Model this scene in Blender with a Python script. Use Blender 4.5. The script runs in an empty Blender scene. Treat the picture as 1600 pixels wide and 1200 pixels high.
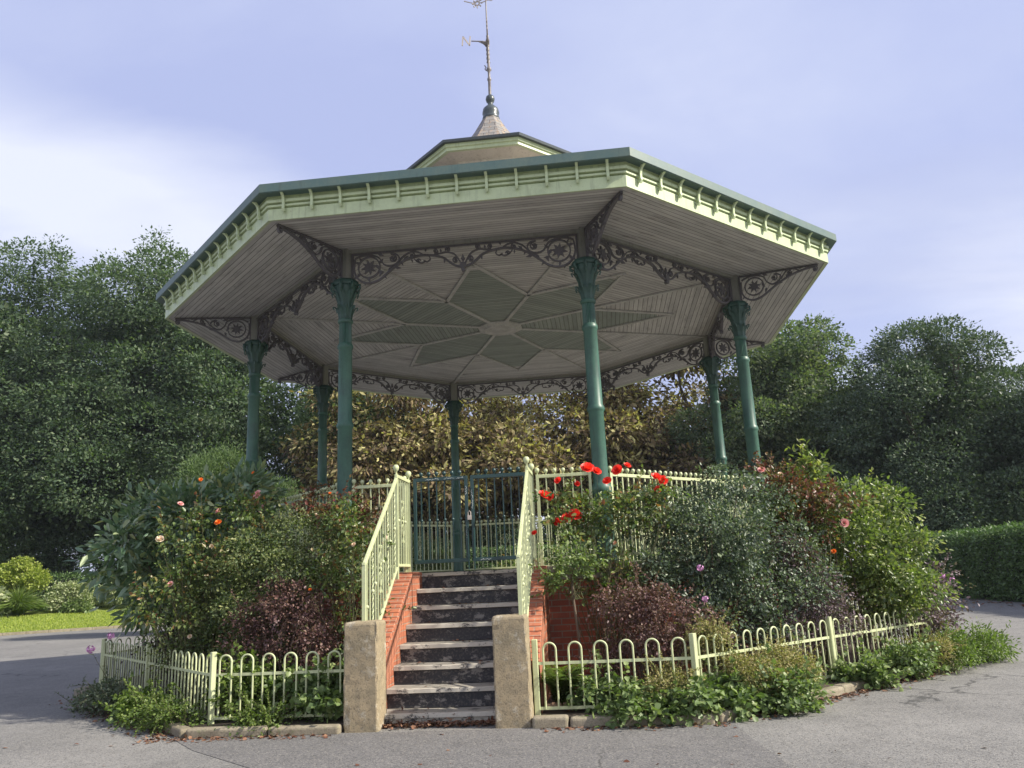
import bpy, math, random
import numpy as np
from mathutils import Vector, Matrix
R=math.radians; PI=math.pi
random.seed(7)
SC=bpy.context.scene; COL=SC.collection
# ------------------------------------------------------------------ camera
cam=bpy.data.cameras.new('camera'); co=bpy.data.objects.new('camera',cam); COL.objects.link(co)
cam.sensor_width=36; cam.lens=27.94; cam.clip_end=2000; cam.clip_start=.05
fw=Vector((-0.1023216,0.96621461,0.23655784)); rt=Vector((0.99215417,0.11629991,-0.04587408)); up=Vector((0.07183586,-0.23000793,0.97053385))
m=Matrix((rt,up,-fw)).transposed().to_4x4(); m.translation=Vector((1.787,-15.152,1.479)); co.matrix_world=m
SC.camera=co
SC.render.resolution_x=1024; SC.render.resolution_y=768
SC.view_settings.view_transform='Standard'; SC.view_settings.look='None'; SC.view_settings.gamma=1
SC.view_settings.exposure=0.95
try:
    SC.cycles.use_denoising=True; SC.cycles.max_bounces=7; SC.cycles.transparent_max_bounces=4; SC.cycles.sample_clamp_indirect=6
except Exception: pass
SUN_AZ=-10; SUN_EL=38          # azimuth counted from +X towards +Y
# ------------------------------------------------------------------ node helper
class N:
    def __init__(s,tree): s.t=tree; s.l=tree.links
    def n(s,typ,**kw):
        o=s.t.nodes.new(typ)
        ins=kw.pop('ins',{})
        for k,v in kw.items(): setattr(o,k,v)
        for k,v in ins.items():
            sock=o.inputs[k]
            if hasattr(v,'is_output') or isinstance(v,bpy.types.NodeSocket): s.l.new(v,sock)
            else: sock.default_value=v
        return o
    def math(s,op,a,b=0.0,c=None):
        o=s.n('ShaderNodeMath',operation=op)
        for i,v in enumerate([a,b]+([c] if c is not None else [])):
            if isinstance(v,bpy.types.NodeSocket): s.l.new(v,o.inputs[i])
            else: o.inputs[i].default_value=v
        return o.outputs[0]
    def mix(s,f,a,b,mode='MIX'):
        o=s.n('ShaderNodeMix',data_type='RGBA',blend_type=mode)
        for i,v in ((0,f),(6,a),(7,b)):
            if isinstance(v,bpy.types.NodeSocket): s.l.new(v,o.inputs[i])
            else: o.inputs[i].default_value=(v if i==0 else (tuple(v)+(1,))[:4])
        return o.outputs[2]
    def ramp(s,f,stops,interp='LINEAR'):
        o=s.n('ShaderNodeValToRGB'); s.l.new(f,o.inputs[0]); cr=o.color_ramp; cr.interpolation=interp
        while len(cr.elements)<len(stops): cr.elements.new(.5)
        for e,(p,c) in zip(cr.elements,stops):
            e.position=p; e.color=(tuple(c)+(1,))[:4] if hasattr(c,'__len__') else (c,c,c,1)
        return o.outputs[0]
    def noise(s,vec,scale,detail=3,rough=.55,dist=0):
        o=s.n('ShaderNodeTexNoise',ins={'Scale':scale,'Detail':detail,'Roughness':rough,'Distortion':dist})
        if vec is not None: s.l.new(vec,o.inputs['Vector'])
        return o.outputs['Fac']
    def mapping(s,vec,scale=(1,1,1),rot=(0,0,0),loc=(0,0,0)):
        o=s.n('ShaderNodeMapping'); s.l.new(vec,o.inputs[0]); o.inputs['Scale'].default_value=scale; o.inputs['Rotation'].default_value=rot; o.inputs['Location'].default_value=loc
        return o.outputs[0]
def newmat(name):
    mt=bpy.data.materials.new(name); mt.use_nodes=True; mt.node_tree.nodes.clear(); return mt,N(mt.node_tree)
def finish(mt,g,color,rough=.6,bump=None,bs=.3,bd=.01,metal=0,spec=.5,trans=0,transcol=None):
    p=g.n('ShaderNodeBsdfPrincipled')
    def st(k,v):
        if isinstance(v,bpy.types.NodeSocket): g.l.new(v,p.inputs[k])
        else: p.inputs[k].default_value=(tuple(v)+(1,))[:4] if hasattr(v,'__len__') else v
    st('Base Color',color); st('Roughness',rough); st('Metallic',metal); st('Specular IOR Level',spec)
    if bump is not None:
        b=g.n('ShaderNodeBump',ins={'Strength':bs,'Distance':bd,'Height':bump}); g.l.new(b.outputs[0],p.inputs['Normal'])
    out=g.n('ShaderNodeOutputMaterial')
    if trans:
        t=g.n('ShaderNodeBsdfTranslucent')
        if isinstance(transcol,bpy.types.NodeSocket): g.l.new(transcol,t.inputs[0])
        else: t.inputs[0].default_value=(tuple(transcol)+(1,))[:4]
        ms=g.n('ShaderNodeMixShader',ins={0:trans,1:p.outputs[0],2:t.outputs[0]}); g.l.new(ms.outputs[0],out.inputs[0])
    else: g.l.new(p.outputs[0],out.inputs[0])
    return mt
# ------------------------------------------------------------------ sky and sun
w=bpy.data.worlds.new('World'); SC.world=w; w.use_nodes=True; w.node_tree.nodes.clear(); g=N(w.node_tree)
sky=g.n('ShaderNodeTexSky',sky_type='NISHITA'); sky.sun_disc=False; sky.sun_elevation=R(SUN_EL); sky.sun_rotation=R(90-SUN_AZ)
sky.air_density=1.0; sky.dust_density=1.5; sky.ozone_density=3.0
tc=g.n('ShaderNodeTexCoord').outputs['Generated']
sep=g.n('ShaderNodeSeparateXYZ'); g.l.new(tc,sep.inputs[0])
zz=g.math('ADD',g.math('MAXIMUM',sep.outputs[2],0.0),.16)
cv=g.n('ShaderNodeCombineXYZ'); g.l.new(g.math('DIVIDE',sep.outputs[0],zz),cv.inputs[0]); g.l.new(g.math('DIVIDE',sep.outputs[1],zz),cv.inputs[1])
n1=g.noise(g.mapping(cv.outputs[0],(.5,.8,1),(0,0,.45),(3.1,1.7,0)),1.0,7,.55,.3)
n2=g.noise(g.mapping(cv.outputs[0],(.16,.30,1),(0,0,.45),(6.1,3.4,0)),1.0,3,.5,.3)
n3=g.noise(g.mapping(tc,(1,1,2.6),(0,0,0),(1.3,.2,.4)),3.2,7,.6,.2)
cf=g.math('ADD',g.math('MULTIPLY',n1,.5),g.math('MULTIPLY',n2,.55))
low=g.math('MULTIPLY',g.math('MAXIMUM',g.math('SUBTRACT',.42,sep.outputs[2]),0.0),.55)
cf=g.math('ADD',cf,g.math('MULTIPLY',low,g.math('MULTIPLY',n3,1.2)))
cf=g.math('ADD',g.math('MULTIPLY',g.math('SUBTRACT',cf,.52),1.55),.52)
side=g.math('MULTIPLY',g.math('SUBTRACT',sep.outputs[0],0.2),.10)
cf=g.math('ADD',cf,side)
mask=g.ramp(cf,[(.36,0.88),(.50,.95),(.60,1.0)])
ccol=g.ramp(cf,[(.38,(2.9,3.25,5.0)),(.48,(3.4,3.75,5.25)),(.56,(4.1,4.4,5.6)),(.66,(5.0,5.2,6.0)),(.82,(5.8,5.95,6.4))])
gy=g.ramp(g.noise(g.mapping(cv.outputs[0],(.5,.9,1),(0,0,.2),(9,4,0)),1.0,6,.55),[(.54,0),(.68,.35)])
# broad bright veil low on the left and at the right edge
lv=g.math('MULTIPLY',g.ramp(g.math('ADD',g.math('ABSOLUTE',g.math('SUBTRACT',g.math('ADD',sep.outputs[2],g.math('MULTIPLY',sep.outputs[0],.45)),.17)),g.math('MULTIPLY',g.math('SUBTRACT',n1,.5),.5)),[(.0,1),(.13,0)]),g.ramp(g.math('MULTIPLY',sep.outputs[0],-1.0),[(.1,0),(.35,.75)]))
ccol=g.mix(lv,ccol,(5.9,6.05,6.6))
ccol=g.mix(gy,ccol,(3.3,3.5,4.6))
col=g.mix(mask,sky.outputs[0],ccol)
bg=g.n('ShaderNodeBackground',ins={'Strength':.094}); g.l.new(col,bg.inputs[0])
wo=g.n('ShaderNodeOutputWorld'); g.l.new(bg.outputs[0],wo.inputs[0])
sl=bpy.data.lights.new('sun','SUN'); sl.energy=4.2; sl.angle=R(1.5); sl.color=(1,.93,.8)
so=bpy.data.objects.new('sun',sl); COL.objects.link(so)
sd=Vector((math.cos(R(SUN_EL))*math.cos(R(SUN_AZ)),math.cos(R(SUN_EL))*math.sin(R(SUN_AZ)),math.sin(R(SUN_EL))))
so.rotation_euler=sd.to_track_quat('Z','Y').to_euler(); so.location=(20,-5,20)
# ------------------------------------------------------------------ materials
M={}
def paint(name,base,dirt,rough=.42,amt=.5,scale=2.5,chip=None):
    mt,g=newmat(name); tc=g.n('ShaderNodeTexCoord').outputs['Object']
    a=g.noise(tc,scale,5,.65); b=g.noise(tc,scale*9,3,.6)
    f=g.ramp(g.math('ADD',g.math('MULTIPLY',a,.7),g.math('MULTIPLY',b,.3)),[(.42,0),(.7,amt)])
    dr=g.noise(g.mapping(tc,(scale*7,scale*7,scale*.5)),1.0,4,.6)
    c=g.mix(f,base,dirt); c=g.mix(g.ramp(dr,[(.56,0),(.72,.6*amt)]),c,tuple(x*.45 for x in dirt))
    if chip:
        k=g.ramp(g.noise(tc,scale*14,4,.7),[(.66,0),(.70,1)]); c=g.mix(k,c,chip)
    M[name]=finish(mt,g,c,rough,b,.15,.004)
paint('pale_green',(.50,.58,.36),(.31,.36,.22),.4,.6,2.5,(.30,.26,.17))
paint('fence_green',(.53,.58,.34),(.38,.39,.22),.45,.8,5,(.18,.12,.07))
paint('teal',(.045,.118,.085),(.028,.062,.055),.45,.9,4,(.12,.14,.11))
paint('teal_dark',(.030,.075,.062),(.018,.042,.038),.5,.9,8)
paint('gutter_teal',(.072,.125,.122),(.12,.16,.13),.5,.9,3)
paint('dark_teal',(.016,.050,.052),(.012,.03,.033),.35,.6,4)
paint('iron_grey',(.105,.098,.112),(.07,.065,.075),.55,.8,6)
paint('post_grey',(.22,.22,.20),(.15,.15,.14),.6,.8,4)
paint('cream',(.60,.56,.49),(.42,.38,.33),.6,.8,2)
paint('batten',(.45,.445,.44),(.23,.225,.22),.6,.8,4)
paint('lead',(.05,.065,.075),(.09,.10,.10),.35,.8,6)
paint('vane_iron',(.16,.14,.15),(.30,.27,.24),.5,.9,9)
paint('gold',(.50,.44,.40),(.32,.27,.25),.35,.6,9)
paint('chalk',(.55,.60,.62),(.4,.45,.48),.7,.4,9)
def planks(name,c1,c2,w=.085,dk=(.13,.12,.12)):
    mt,g=newmat(name); uv=g.n('ShaderNodeUVMap').outputs[0]
    s=g.n('ShaderNodeSeparateXYZ'); g.l.new(uv,s.inputs[0])
    v=g.math('DIVIDE',s.outputs[1],w); fl=g.math('FLOOR',v); fr=g.math('FRACT',v)
    wn=g.n('ShaderNodeTexWhiteNoise',noise_dimensions='1D'); g.l.new(fl,wn.inputs['W'])
    cmb=g.n('ShaderNodeCombineXYZ'); g.l.new(g.math('MULTIPLY',s.outputs[0],1.2),cmb.inputs[0]); g.l.new(g.math('MULTIPLY',s.outputs[1],26),cmb.inputs[1])
    st=g.noise(cmb.outputs[0],1.0,5,.65); bl=g.noise(uv,.9,4,.6); pt=g.noise(g.mapping(uv,(1.3,4,1)),1.3,5,.7)
    f=g.math('ADD',g.math('MULTIPLY',wn.outputs['Value'],.25),g.math('ADD',g.math('MULTIPLY',st,.55),g.math('MULTIPLY',bl,.35)))
    c=g.mix(g.ramp(f,[(.35,0),(.85,1)]),c1,c2)
    c=g.mix(g.ramp(pt,[(.60,0),(.72,.8)]),c,dk)
    c=g.mix(g.ramp(g.noise(g.mapping(uv,(.9,7,1)),1.6,5,.7),[(.5,0),(.75,.6)]),c,dk)
    gr=g.ramp(fr,[(0,0),(.07,0),(.13,1),(1,1)])
    c=g.mix(gr,(.05,.045,.045),c)
    M[name]=finish(mt,g,c,.65,gr,.5,.006)
planks('soffit_boards',(.34,.335,.34),(.60,.59,.58))
planks('kite_boards',(.18,.215,.195),(.31,.345,.31))
def brick(nm,ca,cb,mo,sp):
    mt,g=newmat(nm); uv=g.n('ShaderNodeUVMap').outputs[0]
    b=g.n('ShaderNodeTexBrick',offset=.5,ins={'Scale':1.0,'Brick Width':.23,'Row Height':.078,'Mortar Size':.007,'Mortar Smooth':.2,'Bias':0.0,'Color1':ca,'Color2':cb,'Mortar':mo})
    g.l.new(uv,b.inputs['Vector'])
    n=g.noise(uv,9,5,.65); c=g.mix(g.ramp(n,[(.4,0),(.75,sp)]),b.outputs['Color'],(.16,.07,.05))
    c=g.mix(g.ramp(g.noise(uv,28,3,.6),[(.62,0),(.72,.5)]),c,(.5,.35,.28))
    h=g.math('SUBTRACT',g.math('MULTIPLY',n,.3),b.outputs['Fac'])
    M[nm]=finish(mt,g,c,.75,h,.6,.006)
brick('brick',(.42,.10,.05,1),(.30,.07,.04,1),(.30,.25,.20,1),.55)
brick('painted_brick',(.50,.165,.08,1),(.37,.115,.06,1),(.38,.25,.18,1),.6)
def stone(name,c1,c2,c3,sc=3,rough=.85,bs=.6):
    mt,g=newmat(name); tc=g.n('ShaderNodeTexCoord').outputs['Object']
    a=g.noise(tc,sc,6,.7,.5); b=g.noise(tc,sc*3.3,5,.7); d=g.noise(tc,sc*22,3,.7)
    c=g.mix(g.ramp(a,[(.38,0),(.62,1)]),c1,c2); c=g.mix(g.ramp(b,[(.55,0),(.68,.8)]),c,c3)
    c=g.mix(g.ramp(d,[(.3,.6),(.5,0)]),c,(.06,.05,.04))
    h=g.math('ADD',g.math('MULTIPLY',b,.6),g.math('MULTIPLY',d,.4))
    M[name]=finish(mt,g,c,rough,h,bs,.012)
stone('pillar_stone',(.34,.27,.17),(.24,.20,.13),(.45,.41,.33),2.6)
stone('kerb_stone',(.30,.26,.19),(.20,.17,.12),(.13,.15,.06),3)
stone('coping_stone',(.22,.19,.15),(.30,.27,.21),(.12,.12,.08),3)
stone('soil',(.045,.032,.022),(.07,.05,.035),(.03,.022,.015),4)
def slate():
    mt,g=newmat('slate'); uv=g.n('ShaderNodeUVMap').outputs[0]
    b=g.n('ShaderNodeTexBrick',offset=.5,ins={'Scale':1.0,'Brick Width':.22,'Row Height':.12,'Mortar Size':.006,'Color1':(.27,.25,.235,1),'Color2':(.18,.175,.17,1),'Mortar':(.05,.04,.04,1)})
    g.l.new(uv,b.inputs['Vector']); n=g.noise(uv,7,5,.7)
    c=g.mix(g.ramp(n,[(.5,0),(.68,.8)]),b.outputs['Color'],(.42,.27,.14))
    M['slate']=finish(mt,g,c,.7,g.math('SUBTRACT',1.0,b.outputs['Fac']),.7,.01)
slate()
def steps():
    for name,base,peel,lo,hi in (('step_black',(.018,.019,.026),(.20,.19,.18),.53,.57),('step_tread',(.32,.30,.26),(.05,.05,.05),.53,.60),('step_nosing',(.46,.43,.37),(.05,.05,.055),.54,.58)):
        mt,g=newmat(name); tc=g.n('ShaderNodeTexCoord').outputs['Object']
        a=g.noise(g.mapping(tc,(1,1,1.5)),4.5,9,.8,.0); b=g.noise(tc,40,3,.6)
        k=g.ramp(a,[(lo,0),(hi,1)]); c=g.mix(k,base,peel); c=g.mix(g.ramp(b,[(.5,0),(.8,.35)]),c,(.3,.27,.22))
        M[name]=finish(mt,g,c,.6,g.math('ADD',k,g.math('MULTIPLY',b,.4)),.5,.004)
steps()
def asphalt(name,base,light,patch=True):
    mt,g=newmat(name); tc=g.n('ShaderNodeTexCoord').outputs['Object']
    big=g.noise(tc,.35,5,.6,.4); mid=g.noise(tc,2.4,5,.65); fine=g.noise(tc,95,2,.6)
    vo=g.n('ShaderNodeTexVoronoi',feature='F1',ins={'Scale':85.0}); g.l.new(tc,vo.inputs['Vector'])
    sp=g.n('ShaderNodeSeparateColor'); g.l.new(vo.outputs['Color'],sp.inputs[0])
    c=g.mix(g.ramp(big,[(.35,0),(.65,1)]),base,light)
    c=g.mix(g.ramp(mid,[(.45,0),(.75,.5)]),c,tuple(x*.62 for x in base))
    c=g.mix(g.ramp(sp.outputs[0],[(.72,0),(.9,.55)]),c,(.30,.28,.25))
    c=g.mix(g.ramp(sp.outputs[1],[(.75,0),(.9,.6)]),c,(.02,.02,.02))
    # wandering hairline cracks
    v2=g.n('ShaderNodeTexVoronoi',feature='DISTANCE_TO_EDGE',ins={'Scale':.42})
    wv=g.n('ShaderNodeVectorMath',operation='ADD'); g.l.new(tc,wv.inputs[0])
    nz=g.n('ShaderNodeTexNoise',ins={'Scale':1.7,'Detail':5}); g.l.new(tc,nz.inputs['Vector']); g.l.new(nz.outputs['Color'],wv.inputs[1]); g.l.new(wv.outputs[0],v2.inputs['Vector'])
    ck=g.ramp(v2.outputs['Distance'],[(.0,.75),(.006,.5),(.012,0)])
    cm=g.ramp(g.noise(tc,.23,3,.5),[(.5,0),(.56,1)])
    c=g.mix(g.math('MULTIPLY',ck,cm),c,(.02,.02,.02))
    h=g.math('ADD',g.math('MULTIPLY',vo.outputs['Distance'],-1.0),g.math('MULTIPLY',fine,.4))
    M[name]=finish(mt,g,c,.85,h,.55,.006)
asphalt('asphalt',(.150,.147,.143),(.215,.209,.200))
asphalt('asphalt_patch',(.122,.119,.120),(.145,.140,.139))
def ground():
    mt,g=newmat('grass_ground'); tc=g.n('ShaderNodeTexCoord').outputs['Object']
    a=g.noise(tc,.6,4,.6); b=g.noise(tc,14,4,.7)
    c=g.mix(g.ramp(a,[(.35,0),(.7,1)]),(.17,.22,.035),(.24,.29,.05)); c=g.mix(g.ramp(b,[(.4,0),(.8,.6)]),c,(.07,.11,.02))
    M['grass_ground']=finish(mt,g,c,.9,b,.8,.03)
ground()
def leafmat(name,cols,rough=.45,trans=.3,spec=.5,tsc=1.25):
    mt,g=newmat(name); at=g.n('ShaderNodeAttribute',attribute_name='tint')
    n=len(cols); c=g.ramp(at.outputs['Fac'],[(i/(n-1),cc) for i,cc in enumerate(cols)])
    ge=g.n('ShaderNodeNewGeometry'); 
    tcx=g.mix(1.0,c,(1.25*tsc,1.5*tsc,.55*tsc),'MULTIPLY')
    M[name]=finish(mt,g,c,rough,spec=spec,trans=trans,transcol=tcx)
leafmat('leaf_beech',[(0.028,0.048,0.033),(0.055,0.090,0.049),(0.094,0.138,0.073),(0.157,0.188,0.116)],.55,.3,spec=.25)
leafmat('leaf_holly',[(0.031,0.053,0.036),(0.054,0.084,0.053),(0.077,0.111,0.067),(0.131,0.167,0.100)],.5,.18,spec=.25)
leafmat('leaf_lime',[(0.036,0.061,0.037),(0.066,0.099,0.056),(0.120,0.155,0.085),(0.192,0.210,0.122)],.55,.35,spec=.25)
leafmat('leaf_yew',[(0.046,0.078,0.034),(0.083,0.129,0.047),(0.138,0.190,0.075)],.6,.25,spec=.25)
leafmat('leaf_chestnut',[(0.046,0.034,0.024),(0.092,0.065,0.045),(0.223,0.160,0.091),(0.341,0.308,0.149),(0.551,0.507,0.246)],.6,.35,tsc=1.05,spec=.25)
leafmat('leaf_laurel',[(0.068,0.124,0.073),(0.108,0.178,0.100),(0.185,0.259,0.166),(0.370,0.383,0.166)],.35,.15,.6)
leafmat('leaf_coton',[(0.044,0.079,0.035),(0.088,0.125,0.048),(0.155,0.187,0.066),(0.221,0.229,0.088)],.5,.25)
leafmat('leaf_bluegreen',[(0.025,0.040,0.029),(0.056,0.084,0.059),(0.122,0.162,0.104),(0.239,0.293,0.178)],.42,.2)
leafmat('leaf_purple',[(.065,.032,.036),(.115,.058,.058),(.19,.10,.09),(.22,.15,.11)],.5,.25,tsc=.8)
leafmat('leaf_purplegrey',[(0.068,0.048,0.064),(0.120,0.080,0.104),(0.195,0.136,0.160),(0.105,0.128,0.080)],.5,.25,tsc=.8)
leafmat('leaf_darkpurple',[(0.024,0.014,0.021),(0.048,0.022,0.032),(0.080,0.035,0.045)],.4,.15,tsc=.8)
leafmat('leaf_dome',[(0.052,0.084,0.030),(0.105,0.148,0.051),(0.178,0.225,0.075),(0.356,0.365,0.135)],.38,.3)
leafmat('leaf_rose',[(.04,.07,.025),(.075,.12,.04),(.12,.17,.055),(.17,.20,.06),(.22,.08,.04)],.4,.3)
leafmat('leaf_redrose',[(.04,.06,.025),(.08,.10,.04),(.12,.06,.035),(.20,.055,.045),(.22,.20,.07)],.4,.3,tsc=.9)
leafmat('leaf_mantle',[(0.066,0.109,0.034),(0.108,0.161,0.054),(0.156,0.218,0.078),(0.240,0.287,0.108)],.5,.25)
leafmat('leaf_greygreen',[(.05,.07,.045),(.09,.12,.075),(.13,.16,.10)],.6,.2)
leafmat('leaf_yellow',[(.14,.18,.03),(.24,.29,.05),(.34,.37,.09)],.45,.35)
leafmat('leaf_pale',[(.12,.16,.07),(.28,.32,.17),(.45,.46,.30)],.45,.3)
leafmat('leaf_fern',[(.06,.10,.022),(.11,.165,.035),(.18,.235,.06)],.5,.3)
leafmat('leaf_froth',[(.18,.20,.06),(.28,.26,.10),(.36,.29,.14),(.22,.27,.08)],.7,.3,tsc=.9)
leafmat('leaf_hedge',[(0.049,0.090,0.030),(0.078,0.138,0.043),(0.123,0.195,0.060)],.55,.2)
leafmat('grass_blade',[(.16,.22,.03),(.25,.31,.045),(.36,.39,.08)],.6,.35)
leafmat('dead_leaf',[(.09,.035,.02),(.15,.06,.035),(.24,.13,.075),(.11,.07,.05)],.75,.1,tsc=.6)
def petal(name,a,b):
    mt,g=newmat(name); ge=g.n('ShaderNodeTexCoord').outputs['Object']
    c=g.mix(g.ramp(g.noise(ge,30,2,.5),[(.35,0),(.7,1)]),a,b); M[name]=finish(mt,g,c,.5,trans=.25,transcol=a)
petal('petal_red',(.95,.085,.03),(.90,.035,.06)); petal('petal_pink',(.85,.42,.42),(.9,.58,.52)); petal('petal_mauve',(.62,.28,.55),(.75,.42,.68))
petal('petal_cream',(.85,.66,.5),(.9,.78,.62)); petal('petal_orange',(.9,.28,.04),(.85,.18,.03))
def bark(name,a,b):
    mt,g=newmat(name); tc=g.n('ShaderNodeTexCoord').outputs['Object']
    n=g.noise(g.mapping(tc,(6,6,1.2)),2,5,.7); M[name]=finish(mt,g,g.mix(n,a,b),.9,n,.8,.03)
bark('bark',(.05,.04,.03),(.11,.09,.07)); bark('stem_green',(.06,.075,.03),(.12,.10,.05)); bark('stem_brown',(.09,.065,.045),(.16,.12,.09))
# ------------------------------------------------------------------ mesh helpers
def tag(o,label=None,cat=None,group=None,kind=None):
    if label: o['label']=label
    if cat: o['category']=cat
    if group: o['group']=group
    if kind: o['kind']=kind
    return o
def thing(name,label,cat,loc=(0,0,0),group=None):
    o=bpy.data.objects.new(name,None); o.empty_display_size=.2; COL.objects.link(o); o.location=loc
    return tag(o,label,cat,group)
def link(name,me,parent=None):
    o=bpy.data.objects.new(name,me); COL.objects.link(o)
    if parent is not None: o.parent=parent
    return o
def copy_tree(o,parent=None):
    c=o.copy(); COL.objects.link(c)
    if parent is not None: c.parent=parent
    for ch in [x for x in bpy.data.objects if x.parent==o and x is not c]: copy_tree(ch,c)
    return c
def nrm(v): return v/ max(1e-9,np.linalg.norm(v))
class MB:
    def __init__(s): s.v=[]; s.f=[]; s.uv=[]; s.mi=[]; s.sm=[]
    def face(s,pts,uv=None,mi=0,sm=False):
        b=len(s.v); s.v+= [tuple(map(float,p)) for p in pts]; s.f.append(tuple(range(b,b+len(pts)))); s.uv.append(uv); s.mi.append(mi); s.sm.append(sm)
    def grid(s,rows,closed=False,mi=0,sm=True,uv=None):
        b=len(s.v); n=len(rows[0])
        for r in rows: s.v+=[tuple(map(float,p)) for p in r]
        for i in range(len(rows)-1):
            for j in range(n if closed else n-1):
                k=(j+1)%n
                s.f.append((b+i*n+j,b+i*n+k,b+(i+1)*n+k,b+(i+1)*n+j)); s.uv.append(None); s.mi.append(mi); s.sm.append(sm)
    def box(s,c,size,rz=0,mi=0,mat=None):
        hx,hy,hz=[a/2 for a in size]; cs,sn=math.cos(rz),math.sin(rz)
        P=[]
        for z in(-hz,hz):
            for x,y in((-hx,-hy),(hx,-hy),(hx,hy),(-hx,hy)):
                if mat is not None:
                    q=mat@Vector((x,y,z)); P.append((c[0]+q.x,c[1]+q.y,c[2]+q.z))
                else: P.append((c[0]+x*cs-y*sn,c[1]+x*sn+y*cs,c[2]+z))
        b=len(s.v); s.v+=P
        for f in((0,3,2,1),(4,5,6,7),(0,1,5,4),(1,2,6,5),(2,3,7,6),(3,0,4,7)):
            s.f.append(tuple(b+i for i in f)); s.uv.append(None); s.mi.append(mi); s.sm.append(False)
    def bar(s,a,b,w,h=None,mi=0,rad=None):
        a=Vector(a); b=Vector(b); d=b-a; h=h or w
        z=d.normalized(); x=z.cross(Vector((0,0,1)))
        if x.length<1e-3: x=Vector((1,0,0)) if rad is None else Vector(rad)
        x.normalize(); y=z.cross(x)
        mt=Matrix((x,y,z)).transposed(); s.box((a+b)/2,(w,h,d.length),mat=mt,mi=mi)
    def tube(s,pts,r,seg=6,mi=0,cap=True):
        pts=[Vector(p) for p in pts]; n=len(pts); rr=r if hasattr(r,'__len__') else [r]*n
        rows=[]; px=None
        for i in range(n):
            t=(pts[min(i+1,n-1)]-pts[max(i-1,0)]).normalized()
            if px is None: px=t.orthogonal().normalized()
            px=(px-t*px.dot(t)); px=px.normalized() if px.length>1e-6 else t.orthogonal().normalized()
            py=t.cross(px)
            rows.append([pts[i]+(px*math.cos(a)+py*math.sin(a))*rr[i] for a in [2*PI*k/seg for k in range(seg)]])
        s.grid(rows,True,mi)
        if cap:
            s.face(list(reversed(rows[0])),mi=mi); s.face(rows[-1],mi=mi)
    def lathe(s,prof,seg=16,c=(0,0),mi=0,sm=True,ph=0):
        rows=[[(c[0]+r*math.cos(ph+2*PI*k/seg),c[1]+r*math.sin(ph+2*PI*k/seg),z) for k in range(seg)] for r,z in prof]
        s.grid(rows,True,mi,sm)
    def ball(s,c,r,seg=12,rings=7,mi=0):
        s.lathe([(max(1e-4,r*math.sin(PI*i/rings)),c[2]-r*math.cos(PI*i/rings)) for i in range(rings+1)],seg,(c[0],c[1]),mi)
    def ribbon(s,pts,t,d,frame,mi=0):
        # flat scrollwork bar: pts (s,z) in a plane, t in-plane thickness, d depth; frame(s,z,depth)->xyz
        n=len(pts); rows=[]; tt=t if hasattr(t,'__len__') else [t]*n
        for i in range(n):
            a=pts[max(i-1,0)]; b=pts[min(i+1,n-1)]; dx,dz=b[0]-a[0],b[1]-a[1]; L=math.hypot(dx,dz) or 1; nx,nz=-dz/L,dx/L
            h=tt[i]/2; p=pts[i]
            rows.append([frame(p[0]+nx*h,p[1]+nz*h,-d/2),frame(p[0]+nx*h,p[1]+nz*h,d/2),frame(p[0]-nx*h,p[1]-nz*h,d/2),frame(p[0]-nx*h,p[1]-nz*h,-d/2)])
        s.grid(rows,True,mi,False)
        s.face(rows[0],mi=mi); s.face(rows[-1][::-1],mi=mi)
    def mesh(s,name,mats):
        me=bpy.data.meshes.new(name); me.from_pydata(s.v,[],s.f)
        for mt in (mats if isinstance(mats,(list,tuple)) else [mats]): me.materials.append(M[mt])
        uvl=me.uv_layers.new(name='UVMap'); V=s.v
        buf=np.zeros(len(me.loops)*2,dtype=np.float32); k=0
        for f,uv in zip(s.f,s.uv):
            if uv is None:
                p=[V[i] for i in f]; nx=ny=nz=0.
                for i in range(len(p)):
                    a=p[i]; b=p[(i+1)%len(p)]; nx+=(a[1]-b[1])*(a[2]+b[2]); ny+=(a[2]-b[2])*(a[0]+b[0]); nz+=(a[0]-b[0])*(a[1]+b[1])
                L=math.sqrt(nx*nx+ny*ny+nz*nz) or 1
                if abs(nz/L)>.85: uv=[(q[0],q[1]) for q in p]
                else:
                    h=math.hypot(nx,ny) or 1; tx,ty=-ny/h,nx/h; sc=1/max(.2,math.sqrt(1-(nz/L)**2)); uv=[(q[0]*tx+q[1]*ty,q[2]*sc) for q in p]
            for q in uv: buf[k]=q[0]; buf[k+1]=q[1]; k+=2
        uvl.data.foreach_set('uv',buf)
        me.polygons.foreach_set('material_index',s.mi); me.polygons.foreach_set('use_smooth',s.sm)
        me.update(); return me
    def build(s,name,mats,parent=None): return link(name,s.mesh(name,mats),parent)
def bevel(o,w=.004,seg=1):
    b=o.modifiers.new('bevel','BEVEL'); b.width=w; b.segments=seg; b.limit_method='ANGLE'; return o
def npmesh(name,V,F,mat,tint=None,smooth=False):
    # V (n,3); F (m,k)
    me=bpy.data.meshes.new(name); m_,k=F.shape
    me.vertices.add(len(V)); me.vertices.foreach_set('co',np.ascontiguousarray(V,dtype=np.float32).ravel())
    me.loops.add(m_*k); me.loops.foreach_set('vertex_index',np.ascontiguousarray(F,dtype=np.int32).ravel())
    me.polygons.add(m_); me.polygons.foreach_set('loop_start',np.arange(0,m_*k,k,dtype=np.int32))
    try: me.polygons.foreach_set('loop_total',np.full(m_,k,dtype=np.int32))
    except Exception: pass
    if tint is not None:
        a=me.attributes.new('tint','FLOAT','FACE'); a.data.foreach_set('value',np.ascontiguousarray(tint,dtype=np.float32))
    me.materials.append(M[mat]); me.update(calc_edges=True); return me
def unit(A): return A/np.maximum(1e-9,np.linalg.norm(A,axis=1,keepdims=True))
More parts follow.
